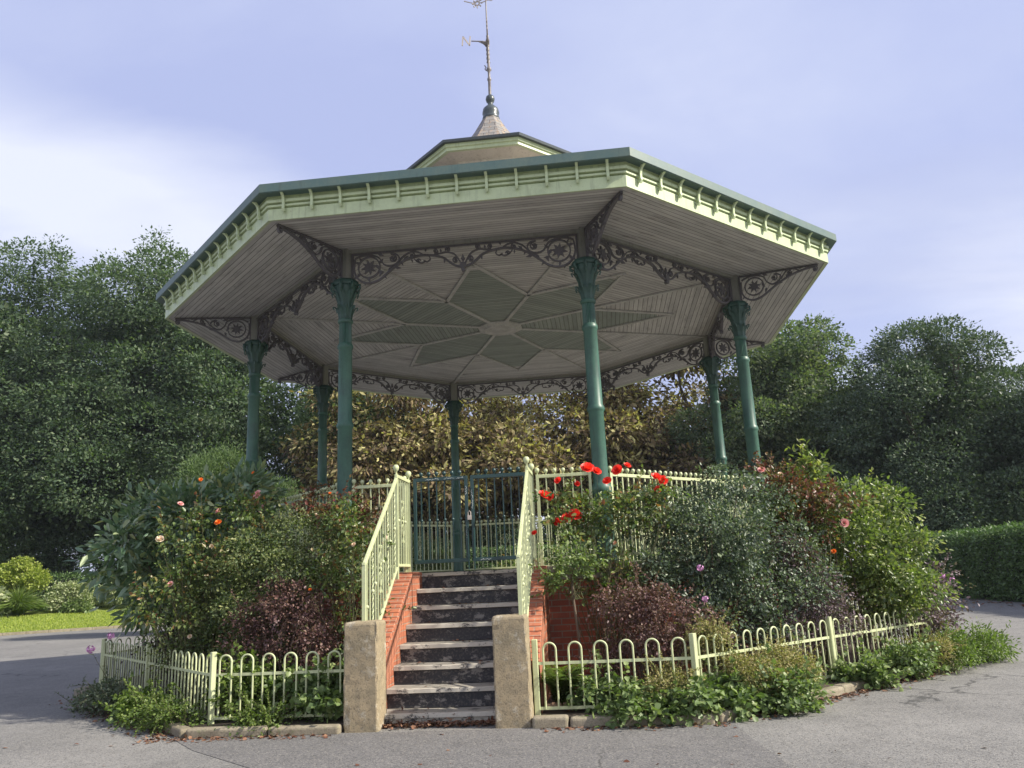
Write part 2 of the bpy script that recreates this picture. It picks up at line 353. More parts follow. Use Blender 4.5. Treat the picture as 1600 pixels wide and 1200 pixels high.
def leaves(C,D,NN,L,W,T,fold=True):
    # arrays: base points, directions, rough normals, lengths, widths, tints -> V,F,tint
    D=unit(D); S=unit(np.cross(D,NN)); U=np.cross(S,D); n=len(C); L=L[:,None]; W=W[:,None]
    if fold:
        P=np.stack([C,C+D*L*.32-S*W*.5+U*W*.14,C+D*L*.72-S*W*.36+U*W*.10-U*L*.04,C+D*L-U*L*.10,C+D*L*.72+S*W*.36+U*W*.10-U*L*.04,C+D*L*.32+S*W*.5+U*W*.14],1).reshape(-1,3)
        b=np.arange(n)[:,None]*6; F=np.concatenate([b+np.array([[0,1,2,3]]),b+np.array([[0,3,4,5]])],1).reshape(-1,4); return P,F,np.repeat(T,2)
    P=np.stack([C,C+D*L*.45-S*W*.5,C+D*L,C+D*L*.45+S*W*.5],1).reshape(-1,3)
    F=(np.arange(n)[:,None]*4+np.array([[0,1,2,3]])); return P,F,T
def join(parts):
    V=[];F=[];T=[];b=0
    for v,f,t in parts: V.append(v);F.append(f+b);T.append(t);b+=len(v)
    return np.concatenate(V),np.concatenate(F),np.concatenate(T)
def lobe_points(rng,lobes,n,inner=.72,shell=.22):
    # lobes: list (cx,cy,cz,rx,ry,rz); points near the surface of the union, with outward normals
    A=np.array(lobes); ar=(A[:,3]*A[:,4]+A[:,4]*A[:,5]+A[:,3]*A[:,5]); idx=rng.choice(len(A),int(n*1.8),p=ar/ar.sum())
    d=unit(rng.normal(size=(len(idx),3))); rr=1-shell*rng.random(len(idx))**1.6+.05*rng.normal(size=len(idx))
    P=A[idx,:3]+d*A[idx,3:]*rr[:,None]; nn=unit(d/A[idx,3:])
    keep=np.ones(len(P),bool)
    for j in range(len(A)):
        q=(((P-A[j,:3])/A[j,3:])**2).sum(1); keep&=~((q<inner**2)&(idx!=j))
    P=P[keep];nn=nn[keep];return P[:n],nn[:n]
def foliage(rng,P,NN,per,cr,flat,L,W,fold,up=.4,outw=.8,rnd=.6,tbase=None,droop=0,skew=1.0):
    n=len(P); k=n*per; c=np.repeat(P,per,0); nn=np.repeat(NN,per,0)
    ax=unit(nn*.35+np.array([0,0,1])*1.0+rng.normal(size=nn.shape)*.12)   # axis the spray is flattened along
    off=rng.normal(size=(k,3))*cr; off-=ax*(np.sum(off*ax,1,keepdims=True))*(1-flat)
    C=c+off; D=nn*outw+unit(off)*.7+rng.normal(size=(k,3))*rnd; D[:,2]-=droop
    U=unit(ax*up*2+nn*.5+rng.normal(size=(k,3))*.55)
    ls=.45+.95*rng.random(k); ct=rng.random(n) if tbase is None else tbase
    T=np.clip(np.repeat(ct,per)*.6+rng.random(k)*.55-.08,0,1)**skew
    return leaves(C,D,U,L*ls,W*ls,T,fold)
def zcut(V,F,T,zmin):
    k=V[F[:,0],2]>zmin; return V,F[k],T[k]
def sub_lobes(rng,base,n,fr=(.28,.5),spread=.8,zsq=1.0,core=.72):
    out=[]
    for b in base:
        b=np.array(b,float); out.append(tuple(np.concatenate([b[:3],b[3:]*core])))
        for i in range(n):
            d=unit(rng.normal(size=(1,3)))[0]
            if d[2]<-.75: d[2]*=-1
            s=fr[0]+(fr[1]-fr[0])*rng.random(); r=b[3:].mean()*s
            out.append(tuple(b[:3]+d*b[3:]*spread)+ (r*1.15,r*1.15,r*zsq))
    return out
# ------------------------------------------------------------------ setting: terrain, road, bed, lawn
def hz(x,y):
    s=(x+24.2)*-.62+(y-20.2)*.78
    if x>-2: return 0
    t=min(max((s-.25)/9,0),1); return .12*(s>.1)+.80*t
mb=MB(); xs=list(np.linspace(-420,-60,10))+list(np.arange(-56,40,2.0))+list(np.linspace(42,420,10)); ys=list(np.linspace(-300,-30,7))+list(np.arange(-28,60,2.0))+list(np.linspace(64,420,9))
mb.grid([[(x,y,-.03) for x in xs] for y in ys],sm=False)
for i,v in enumerate(mb.v): pass
o=mb.build('ground','grass_ground'); tag(o,kind='structure')
kd=(.78,.62)   # direction of the far kerb
K0=(-24.2,20.2)
def kp(t,s): return (K0[0]+kd[0]*t-.62*s, K0[1]+kd[1]*t+.78*s)
mb=MB(); # road sheet
far=[kp(-30,0),kp(16,0)]
mb.face([(-90,-60,0),(60,-60,0),(60,-10,0),(15.2,4,0),(15.4,24,0),(11,26,0),(-11.7,30.0,0),(far[0][0],far[0][1],0),(-90,-10,0)])
o=mb.build('road','asphalt'); tag(o,kind='structure')
mb=MB()
edge=[(-4.9,-6.3),(-4.2,-6.66),(-2.9,-6.9),(2.9,-6.9),(2.95,-7.4),(3.02,-8.1),(3.1,-9.2),(3.0,-14),(3.0,-22),(-2.2,-22),(-2.0,-12),(-1.5,-9.0),(-1.25,-8.2),(-2.0,-7.5),(-3.4,-7.25)]
mb.face([(x,y,.004) for x,y in [(-2.9,-6.62),(2.9,-6.62)]+edge[4:13]+[(-2.3,-7.3)]])
o=mb.build('road_patch','asphalt_patch'); tag(o,kind='structure')
# lawn bank rising behind the far kerb
mb=MB(); mb.grid([[(*kp(t,s),(.11 if s<.5 else .11+.78*min((s-.5)/8.5,1))) for t in np.linspace(-60,17,40)] for s in (.16,.5,1.5,2.5,3.5,4.5,6,7.5,9,14,30)],sm=True)
o=mb.build('lawn','grass_ground'); tag(o,kind='structure')
mb=MB(); t=-60
while t<17:
    L=.9; mb.bar((*kp(t,.07),.055),(*kp(t+L-.012,.07),.055),.14,.13); t+=L
o=mb.build('far_kerb','kerb_stone'); tag(o,kind='structure')
rng=np.random.default_rng(3)
n=42000; t=-14+30*rng.random(n); s=.2+6.6*rng.random(n)
P=np.stack([K0[0]+kd[0]*t-.62*s,K0[1]+kd[1]*t+.78*s,.11+.78*np.clip((s-.5)/8.5,0,1)],1)
D=rng.normal(size=(n,3))*.35+np.array([0,0,1.]); U=rng.normal(size=(n,3))
V,F,T=leaves(P,D,U,.06+.07*rng.random(n),np.full(n,.03),rng.random(n),False)
o=link('lawn_grass',npmesh('lawn_grass',V,F,'grass_blade',T)); tag(o,'bright green mown grass in front of the flower bed','grass',kind='stuff')
def octa(a,z,n=8,ph=0):
    Rr=a/math.cos(PI/8); return [(Rr*math.cos(R(-112.5+45*i)),Rr*math.sin(R(-112.5+45*i)),z) for i in range(8)]
mb=MB(); o8=octa(6.52,.085); mb.face([o8[0],(-1.0,-6.52,.085),(-1.0,-4.5,.085),(1.0,-4.5,.085),(1.0,-6.52,.085)]+o8[1:])
for i in range(8):
    a=o8[i]; b=o8[(i+1)%8]
    for (a,b) in (((a,(-1.0,a[1],a[2])),((1.0,a[1],a[2]),b)) if i==0 else ((a,b),)): mb.face([(a[0],a[1],-.02),(b[0],b[1],-.02),b,a])
o=mb.build('bed_soil','soil'); tag(o,kind='structure')
# kerb stones around the bed
mb=MB(); rg=random.Random(5); o8=octa(6.60,0)
for i in range(8):
    a=Vector(o8[i]); b=Vector(o8[(i+1)%8]); runs=[(a,b)] if i else [(a,Vector((-1.06,a.y,0))),(Vector((.92,a.y,0)),b)]
    for (a,b) in runs:
        d=(b-a); L=d.length; d.normalize(); nn=Vector((d.y,-d.x,0)); t=.0
        while t<L-.05:
            l=min(rg.choice([.38,.5,.6,.75,.9]),L-t)
            if L-t-l<.2: l=L-t
            mid=a+d*(t+l/2); h=.10+rg.uniform(-.014,.014); off=rg.uniform(-.015,.015)
            mb.box((mid.x+nn.x*off,mid.y+nn.y*off,h/2-.01),(l-.016,.15,h+.02),rz=math.atan2(d.y,d.x)+rg.uniform(-.015,.015)); t+=l
o=mb.build('kerb','kerb_stone'); tag(o,kind='structure'); bevel(o,.03,3)
# ------------------------------------------------------------------ the bandstand
BS=thing('bandstand','octagonal cast iron and timber bandstand with broad roof, green columns and pale green fascia','bandstand')
DZ=1.60; CR=4.669
AZ=[R(-112.5-45*i) for i in range(8)]
def cs(mb,a0,z0,a1,z1,mi=0,flip=False,sec=True):
    p=octa(a0,z0); q=octa(a1,z1)
    for i in range(8):
        j=(i+1)%8; pts=[p[i],p[j],q[j],q[i]]; l0=math.hypot(p[i][0]-p[j][0],p[i][1]-p[j][1])/2; l1=math.hypot(q[i][0]-q[j][0],q[i][1]-q[j][1])/2
        d=math.hypot(a1-a0,z1-z0); v0=a0+i*7.31
        uv=[(-l0,v0),(l0,v0),(l1,v0+d*(1 if a1>=a0 else -1)),(-l1,v0+d*(1 if a1>=a0 else -1))]
        if flip: pts=pts[::-1]; uv=uv[::-1]
        mb.face(pts,uv,mi)
def ring(mb,prof,mi=0):
    for (a0,z0),(a1,z1) in zip(prof[:-1],prof[1:]): cs(mb,a0,z0,a1,z1,mi)
def gapring(mb,prof):
    for (a0,z0),(a1,z1) in zip(prof[:-1],prof[1:]):
        p=octa(a0,z0); q=octa(a1,z1)
        for i in range(8):
            j=(i+1)%8
            if i: mb.face([p[i],p[j],q[j],q[i]])
            else:
                for xa,xb,ya,yb in ((p[0][0],-.76,q[0][0],-.76),(.76,p[1][0],.76,q[1][0])): mb.face([(xa,p[0][1],z0),(xb,p[0][1],z0),(yb,q[0][1],z1),(ya,q[0][1],z1)])
mb=MB(); gapring(mb,[(4.42,.05),(4.42,DZ-.165)]); mb.build('plinth_wall','brick',BS)
mb=MB(); gapring(mb,[(4.40,DZ-.17),(4.50,DZ-.17),(4.50,DZ-.08),(4.53,DZ-.075),(4.53,DZ-.004),(4.50,DZ)]); q=octa(4.50,DZ); mb.face([q[0],(-.76,-4.5,DZ),(-.76,-4.14,DZ),(.76,-4.14,DZ),(.76,-4.5,DZ)]+q[1:]); mb.build('deck','coping_stone',BS)
# soffit & ceiling
mb=MB(); cs(mb,5.72,6.285,4.36,6.375); mb.build('soffit','soffit_boards',BS)
mb=MB(); cs(mb,4.30,6.375,.36,6.385)
mb.build('ceiling','soffit_boards',BS)
mb=MB(); ring(mb,[(4.30,6.377),(4.30,6.315),(4.37,6.315),(4.37,6.38)]); mb.build('ring_beam','post_grey',BS)
TIP,NOT,BO=3.43,1.93,.42
kt=MB(); bt=MB()
for i in range(8):
    ac=R(-90-45*i); ur=Vector((math.cos(ac),math.sin(ac),0)); ut=Vector((-ur.y,ur.x,0)); h=PI/8
    def P(r,a,z): return Vector((r*math.cos(ac+a),r*math.sin(ac+a),z))
    b0,b1=P(BO,-h,6.378),P(BO,h,6.378); n0,n1=P(NOT,-h,6.378),P(NOT,h,6.378); tp=P(TIP,0,6.378)
    pts=[b0,n0,tp,n1,b1]; kt.face(pts,[(p.dot(ut),p.dot(ur)+i*3.3) for p in pts])
    for a,b in ((n0,tp),(n1,tp),(b0,n0),(n0,P(4.62,-h,6.37))):
        d=(b-a).normalized(); a2=a-d*.02
        bt.bar((a2.x,a2.y,6.362),(b.x,b.y,6.362),.065,.03)
kt.build('star_panel','kite_boards',BS); bevel(bt.build('ceiling_batten','batten',BS),.004)
mb=MB(); mb.lathe([(.46,6.375),(.46,6.345),(.37,6.33),(.34,6.30),(.30,6.315),(.02,6.30),(.001,6.30)],8,ph=PI/8,sm=False); mb.build('ceiling_boss','batten',BS)
# fascia, mouldings, gutter, roof
mb=MB(); ring(mb,[(5.70,6.28),(5.755,6.265),(5.755,6.425),(5.725,6.43),(5.725,6.445),(5.775,6.45),(5.775,6.478),(5.735,6.482),(5.735,6.50),(5.79,6.505),(5.79,6.545),(5.745,6.55),(5.745,6.60),(5.80,6.61),(5.80,6.66)]); mb.build('fascia','pale_green',BS)
mb=MB(); ring(mb,[(5.78,6.60),(5.90,6.595),(5.915,6.605),(5.915,6.725),(5.90,6.73),(5.88,6.725),(5.86,6.66),(5.78,6.655)]); mb.build('gutter','gutter_teal',BS)
mb=MB(); ring(mb,[(5.88,6.68),(5.86,6.72),(4.0,7.42),(1.30,8.62)]); mb.build('roof_slope','slate',BS)
mb=MB()
for a in AZ: mb.tube([(6.30*math.cos(a),6.30*math.sin(a),6.72),(1.45*math.cos(a),1.45*math.sin(a),8.66)],.05,6)
mb.build('roof_ridge','lead',BS)
# modillion brackets under the gutter: 12 a side
mb=MB()
def modframe(s,z,d): return (s,d,z)
mb.ribbon([(.118,.155),(.105,.140),(.080,.118),(.058,.080),(.048,.030),(.046,-.020),(.052,-.055),(.040,-.082),(.018,-.070),(.010,-.04)],[.035,.032,.028,.026,.026,.028,.032,.036,.028,.02],.036,modframe)
mb.box((.122,0,.150),(.028,.036,.03))
mod=mb.mesh('fascia_bracket','pale_green')
for i in range(8):
    ac=R(-90-45*i); ur=(math.cos(ac),math.sin(ac)); ut=(-ur[1],ur[0])
    for k in range(12):
        s=(k-5.5)*.392; o=link('fascia_bracket',mod,BS); o.location=(ur[0]*5.757+ut[0]*s,ur[1]*5.757+ut[1]*s,6.455); o.rotation_euler=(0,0,ac)
# cupola
cup=MB(); ring(cup,[(1.20,8.5),(1.20,9.28),(1.235,9.30),(1.235,9.36),(1.27,9.38),(1.27,9.42)]); cu=cup.build('cupola','cream',BS)
mb=MB(); ring(mb,[(1.26,9.40),(1.60,9.455)]); mb.build('cupola_soffit','cream',cu)
mb=MB(); ring(mb,[(1.58,9.45),(1.66,9.44),(1.66,9.50),(1.69,9.51),(1.69,9.57),(1.71,9.575)]); mb.build('cupola_fascia','pale_green',cu)
mb=MB(); ring(mb,[(1.68,9.57),(1.755,9.575),(1.765,9.625),(1.74,9.64),(1.70,9.65)]); mb.build('cupola_eave','lead',cu)
mb=MB(); ring(mb,[(1.72,9.64),(1.25,9.87),(.85,10.10),(.55,10.38),(.35,10.70),(.165,11.06)]); mb.build('cupola_roof','slate',cu)
for i in range(8):
    ac=R(-90-45*i); ur=(math.cos(ac),math.sin(ac))
    lv=MB()
    for z in np.arange(8.75,9.2,.07): lv.box((ur[0]*1.205,ur[1]*1.205,z),(.03,.74,.035),rz=ac)
    lv.build('louvre','cream',cu)
# weather vane
vm=MB(); vm.lathe([(.17,11.03),(.19,11.06),(.18,11.10),(.165,11.14),(.185,11.20),(.165,11.30),(.10,11.37),(.06,11.41),(.055,11.46),(.085,11.49),(.10,11.55),(.085,11.61),(.05,11.64),(.035,11.66)],16)
wv=vm.build('weather_vane','lead',BS)
mb=MB(); mb.lathe([(.034,11.64),(.030,12.0),(.045,12.02),(.045,12.06),(.028,12.09),(.028,12.24),(.06,12.27),(.05,12.32),(.03,12.34),(.028,12.5),(.026,13.1),(.03,13.13),(.018,13.16),(.014,14.0),(.012,14.5)],10)
for k in range(2):
    mb.tube([(.034*math.cos(q*2*PI/.22+k*PI),.034*math.sin(q*2*PI/.22+k*PI),12.45+q) for q in np.linspace(0,.6,40)],.010,5)
mb.tube([(-.06,0,12.27),(-.085,0,12.31),(-.06,0,12.35),(-.09,0,12.40)],.012,5)
mb.build('shaft','vane_iron',wv)
for dx,dy,lt in ((-1,-.12,'N'),(.12,-1,'E'),(-.12,1,'W'),):
    mb=MB(); d=Vector((dx,dy,0)).normalized(); p=lambda s,z:(d.x*s,d.y*s,z)
    mb.tube([p(.0,12.92),p(.07,12.96),p(.13,13.0)],[.035,.045,.02],8); mb.tube([p(.08,13.0),p(.36,13.02)],.014,6); mb.tube([p(.03,12.85),p(.08,12.93),p(.2,13.0)],.011,5)
    a=mb.build('direction_arm','vane_iron',wv)
    mb=MB(); fr=lambda s,z,q:(d.x*s-d.y*q,d.y*s+d.x*q,z)
    if lt=='N': mb.ribbon([(.56,12.91),(.54,13.14)],.03,.02,fr); mb.ribbon([(.40,12.91),(.38,13.14)],.03,.02,fr); mb.ribbon([(.54,13.14),(.40,12.91)],.028,.02,fr)
    elif lt=='E': mb.ribbon([(.40,12.91),(.40,13.14)],.03,.02,fr); [mb.ribbon([(.40,z),(.53,z)],.025,.02,fr) for z in (12.925,13.025,13.125)]
    else: mb.ribbon([(.38,13.14),(.42,12.91),(.47,13.08),(.52,12.91),(.56,13.14)],.025,.02,fr)
    mb.build('letter','gold',a)
mb=MB(); fr=lambda s,z,q:(s,q-.12*s,z)
for k in range(8):
    a=PI/4*k; mb.ribbon([(-.20+.03*math.cos(a),14.02+.03*math.sin(a)),(-.20+.10*math.cos(a),14.02+.10*math.sin(a))],.022,.012,fr); mb.ball((-.20+.105*math.cos(a),.024,14.02+.105*math.sin(a)),.018,6,4)
mb.ribbon([(-.20+.06*math.cos(q),14.02+.06*math.sin(q)) for q in np.linspace(0,2*PI,17)],.014,.012,fr)
mb.ribbon([(-.10,14.02),(.0,14.04),(.14,14.10),(.3,14.2)],.02,.012,fr); mb.ribbon([(.0,14.08),(.12,14.02),(.26,14.1)],.016,.012,fr); mb.ribbon([(-.5,14.15),(-.3,14.05),(.5,14.22),(.62,14.3)],.02,.012,fr)
mb.build('vane_ornament','gold',wv)
# columns
shaft=MB(); shaft.lathe([(.175,DZ),(.175,DZ+.05),(.15,DZ+.09),(.135,DZ+.12),(.132,2.52),(.15,2.55),(.155,2.60),(.135,2.64),(.115,2.67),(.113,2.72),(.112,3.64),(.125,3.66),(.135,3.69),(.125,3.72),(.11,3.75),(.104,4.82),(.12,4.84),(.125,4.865),(.12,4.89),(.104,4.92)],20)
fl=24; rows=[]
for z,r in ((4.90,.099),(5.22,.097),(5.24,.10)):
    rows.append([( (r*(1.0 if k%2 else .88))*math.cos(PI*k/fl),(r*(1.0 if k%2 else .88))*math.sin(PI*k/fl),z) for k in range(2*fl)])
shaft.grid(rows,True,0,False)
shaft.lathe([(.10,5.22),(.118,5.235),(.122,5.26),(.11,5.285)],20)
shm=shaft.mesh('column','teal')
cap=MB(); cap.lathe([(.105,5.27),(.10,5.31),(.125,5.42),(.15,5.47),(.125,5.50),(.13,5.56),(.17,5.68),(.205,5.76),(.20,5.80)],16)
cap.lathe([(.18,5.79),(.235,5.80),(.245,5.83),(.235,5.865),(.20,5.89),(.10,5.89)],8,ph=PI/8,sm=False)
for tier,(z0,hh,r0,r1,nn) in enumerate(((5.29,.19,.105,.185,8),(5.47,.24,.125,.225,8))):
    for k in range(nn):
        a=2*PI*(k+.5*tier)/nn; c,s_=math.cos(a),math.sin(a); t=(-s_,c); rows=[]
        for q,(u,w_) in enumerate(((0,.030),(.35,.040),(.7,.046),(.92,.036),(1.0,.018),(.88,.006))):
            rad=r0+(r1-r0)*(u**2)+(.03 if q>=4 else 0); z=z0+hh*u-(.03 if q==5 else 0)
            rows.append([(c*(rad-.012)+t[0]*w_*e,s_*(rad-.012)+t[1]*w_*e,z) if abs(e)>.5 else (c*(rad+.012),s_*(rad+.012),z) for e in(-1,0,1)])
        cap.grid(rows,False,0,False)
for k in range(8):
    a=2*PI*k/8+PI/8; cap.tube([(.215*math.cos(a),.215*math.sin(a),5.74),(.262*math.cos(a),.262*math.sin(a),5.765),(.262*math.cos(a),.262*math.sin(a),5.81),(.225*math.cos(a),.225*math.sin(a),5.82)],.026,6)
capm=cap.mesh('capital','teal_dark')
pst=MB(); pst.box((0,0,6.13),(.17,.17,.52)); pst.box((.086,0,6.13),(.012,.10,.46)); pst.box((-.086,0,6.13),(.012,.10,.46)); pst.box((0,.086,6.13),(.10,.012,.46)); pst.box((0,-.086,6.13),(.10,.012,.46)); pst.box((0,0,5.905),(.20,.20,.03)); pst.box((0,0,6.36),(.19,.19,.03)); pstm=pst.mesh('post','post_grey')
for a in AZ:
    o=link('column',shm,BS); o.location=(CR*math.cos(a),CR*math.sin(a),0); o.rotation_euler=(0,0,a); o.scale=(.93,.93,1)
    q_=link('capital',capm,o); q_.scale=(.90,.90,1); link('post',pstm,o)
# scrollwork
def circ(c,r,a0,a1,n=20,r1=None): 
    r1=r if r1 is None else r1
    return [(c[0]+(r+(r1-r)*i/n)*math.cos(R(a0+(a1-a0)*i/n)),c[1]+(r+(r1-r)*i/n)*math.sin(R(a0+(a1-a0)*i/n))) for i in range(n+1)]
def spl(pts,n=6):
    out=[]
    P=[pts[0]]+list(pts)+[pts[-1]]
    for i in range(1,len(P)-2):
        for k in range(n):
            t=k/n; a,b,c,d=P[i-1],P[i],P[i+1],P[i+2]
            out.append(tuple(.5*((2*b[j])+(-a[j]+c[j])*t+(2*a[j]-5*b[j]+4*c[j]-d[j])*t*t+(-a[j]+3*b[j]-3*c[j]+d[j])*t**3) for j in (0,1)))
    out.append(pts[-1]); return out
def curl(mb,fr,c,r,a0,turns=1.25,t=.016,d=.03,sgn=1):
    pts=circ(c,r,a0,a0+sgn*360*turns,int(16*turns),r*.22); mb.ribbon(pts,t,d,fr); mb_ball_disc(mb,fr,c,r*.33,d*1.3)
def mb_ball_disc(mb,fr,c,r,d,n=8):
    A=[fr(c[0]+r*math.cos(2*PI*k/n),c[1]+r*math.sin(2*PI*k/n),-d/2) for k in range(n)]; B=[fr(c[0]+r*math.cos(2*PI*k/n),c[1]+r*math.sin(2*PI*k/n),d/2) for k in range(n)]
    mb.grid([A,B],True,0,False); mb.face(A[::-1]); mb.face(B)
def leafshape(mb,fr,c,ang,L,w_,d=.028):
    ca,sa=math.cos(R(ang)),math.sin(R(ang)); q=[(0,0),(.35*L,w_/2),(L,0),(.35*L,-w_/2)]
    P=[(c[0]+x*ca-y*sa,c[1]+x*sa+y*ca) for x,y in q]
    A=[fr(p[0],p[1],-d/2) for p in P]; B=[fr(p[0],p[1],d/2) for p in P]; mb.grid([A,B],True,0,False); mb.face(A[::-1]); mb.face(B)
def star(mb,fr,c,r,n=8,ph=0):
    for k in range(n): leafshape(mb,fr,c,360*k/n+ph,r,r*.42,.035)
    mb_ball_disc(mb,fr,c,r*.3,.05)
def half_spandrel(mb,fr,H=1.70):
    # s measured from the post face, z down from the beam (negative); H = half bay length
    mb.ribbon([(0.0,-.012),(H,-.012)],.024,.035,fr)
    mb.ribbon([(0.012,-.02),(0.012,-.50)],.024,.035,fr)
    C=(.27,-.235)
    mb.ribbon(spl([(.05,-.09),(.035,-.25),(.07,-.36),(.16,-.455),(.28,-.485),(.42,-.45),(.55,-.35),(.70,-.235),(.86,-.155),(1.05,-.115),(1.25,-.135),(1.40,-.185),(1.5,-.27),(1.60,-.335),(H,-.35)],5),.026,.045,fr)
    mb.ribbon(circ(C,.165,60,420,28),.020,.036,fr); star(mb,fr,C,.125,8,10)
    for an in (150,210,265,330,20): leafshape(mb,fr,(C[0]+.165*math.cos(R(an)),C[1]+.165*math.sin(R(an))),an+25,.085,.04)
    mb.ribbon(spl([(.05,-.08),(.14,-.045),(.28,-.04),(.40,-.08),(.46,-.15),(.50,-.21),(.60,-.24),(.70,-.20),(.73,-.12),(.68,-.06),(.60,-.05)],5),.020,.036,fr)
    curl(mb,fr,(.63,-.125),.065,90,1.3,.018,.034,-1); 
    for an in (40,160,280): leafshape(mb,fr,(.63,-.125),an,.055,.03)
    mb.ribbon(spl([(.70,-.21),(.80,-.10),(.92,-.045),(1.02,-.06),(1.10,-.115)],5),.018,.034,fr)
    curl(mb,fr,(.93,-.105),.045,80,1.3,.016,.034,-1); curl(mb,fr,(1.28,-.07),.042,250,1.3,.016,.034); curl(mb,fr,(1.47,-.06),.04,200,1.3,.016,.034,-1)
    mb.ribbon(spl([(1.28,-.115),(1.36,-.11),(1.45,-.10),(1.56,-.14),(1.62,-.22),(1.66,-.30)],5),.018,.034,fr)
    curl(mb,fr,(1.58,-.24),.05,30,1.3,.018,.034); 
    mb.ribbon(spl([(1.18,-.13),(1.20,-.19),(1.15,-.225),(1.10,-.20)],5),.016,.03,fr); curl(mb,fr,(1.02,-.20),.035,0,1.2,.014,.03)
    mb.ribbon(spl([(.95,-.15),(1.0,-.21),(1.07,-.235),(1.14,-.21)],4),.014,.03,fr)
    for c,an,l in (((.38,-.20),-60,.11),((.46,-.30),-110,.10),((.56,-.31),35,.10),((.40,-.03),-20,.1),((.66,-.27),-10,.1),((.80,-.16),40,.09),((1.36,-.04),-90,.07),((.08,-.36),-140,.07),((.15,-.12),120,.07),((1.12,-.06),60,.06),((.76,-.2),-60,.06),((.92,-.16),-80,.06),((1.42,-.2),-100,.07),((.2,-.47),-80,.05),((.5,-.39),-50,.06)): leafshape(mb,fr,c,an,l,l*.45)
    curl(mb,fr,(.055,-.45),.04,90,1.2,.014,.03)
for i in range(8):
    a0,a1=AZ[i],AZ[(i+1)%8]; p0=Vector((CR*math.cos(a0),CR*math.sin(a0),6.315)); p1=Vector((CR*math.cos(a1),CR*math.sin(a1),6.315)); d=(p1-p0).normalized(); nn=Vector((-d.y,d.x,0)); Lb=(p1-p0).length
    if i==0:
        mb=MB(); H=Lb/2-.095
        half_spandrel(mb,lambda s,z,q:(s+.095,q,z),H); half_spandrel(mb,lambda s,z,q:(Lb-.095-s,q,z),H)
        fr=lambda s,z,q:(s,q,z)
        mb_ball_disc(mb,fr,(Lb/2,-.33),.05,.06); mb_ball_disc(mb,fr,(Lb/2,-.40),.03,.06); leafshape(mb,fr,(Lb/2,-.27),90,.12,.06)
        spm=mb.mesh('spandrel_bracket','iron_grey')
    o=link('spandrel_bracket',spm,BS); o.location=p0; o.rotation_euler=(0,0,math.atan2(d.y,d.x))
mb=MB(); fr=lambda s,z,q:(s+.09,q,z)
sl_=-.055
mb.ribbon([(0,-.012),(1.30,-.012+1.30*sl_)],.024,.035,fr); mb.ribbon([(.012,-.02),(.012,-.50)],.024,.035,fr)
mb.ribbon(spl([(.035,-.12),(.03,-.28),(.08,-.40),(.20,-.47),(.34,-.45),(.48,-.37),(.66,-.26),(.86,-.17),(1.05,-.125),(1.22,-.105),(1.30,-.09)],5),.026,.045,fr)
mb.ribbon(circ((.25,-.235),.155,60,420,28),.020,.036,fr); star(mb,fr,(.25,-.235),.115,8,10)
mb.ribbon(spl([(.05,-.09),(.16,-.05),(.30,-.05),(.42,-.10),(.46,-.19),(.55,-.26),(.66,-.22),(.70,-.14),(.62,-.08)],5),.02,.036,fr)
curl(mb,fr,(.59,-.15),.06,90,1.3,.018,.034,-1); curl(mb,fr,(.84,-.12),.042,90,1.3,.016,.034,-1); curl(mb,fr,(1.25,-.15),.045,60,1.2,.02,.034,-1)
mb.ribbon(spl([(.70,-.20),(.80,-.08),(.92,-.07),(1.0,-.12)],5),.018,.034,fr)
for c,an,l in (((.38,-.2),-60,.1),((.45,-.30),-110,.09),((.40,-.05),-20,.1),((.62,-.25),-10,.1),((.78,-.18),40,.08),((1.0,-.09),30,.08),((.08,-.38),-140,.06)): leafshape(mb,fr,c,an,l,l*.45)
rb=mb.mesh('eave_bracket','iron_grey')
for a in AZ:
    o=link('eave_bracket',rb,BS); o.location=(CR*math.cos(a),CR*math.sin(a),6.36); o.rotation_euler=(0,0,a)
# ------------------------------------------------------------------ steps, cheek walls, pillars
ST=thing('stone_steps','flight of eight worn stone steps with peeling black risers between brick cheek walls','steps',(0,-5.2,0))
GO=.305; Y0=-6.30; SH=.21
def stp(k):
    y=Y0+k*GO; z=.13+SH*k; yb=-4.15+.02 if k==7 else y+GO+.03
    mb=MB(); zb=0.0 if k==0 else z-SH-.0
    mb.face([(-.745,y+.03,zb),(.745,y+.03,zb),(.745,y+.03,z-.055),(-.745,y+.03,z-.055)],mi=0 if k else 2)
    rr=random.Random(k); n=24; xs_=[-.745+1.49*i/n for i in range(n+1)]; row=[[],[],[],[]]
    for x in xs_:
        j=rr.uniform(-.004,.004); w_=rr.uniform(-.003,.003)-.006*math.cos(x*2)
        row[0].append((x,y+.03,z-.057)); row[1].append((x,y+j,z-.052)); row[2].append((x,y+j+.004,z-.006+w_)); row[3].append((x,y+.022,z+w_))
    mb.grid(row,False,2,False)
    mb.grid([row[3],[(x,yb,z-.006*math.cos(x*2)) for x in xs_]],False,1,False)
    o=mb.build('step',['step_black','step_tread','step_nosing'],ST); o.location=(0,5.2,0)
for k in range(8): stp(k)
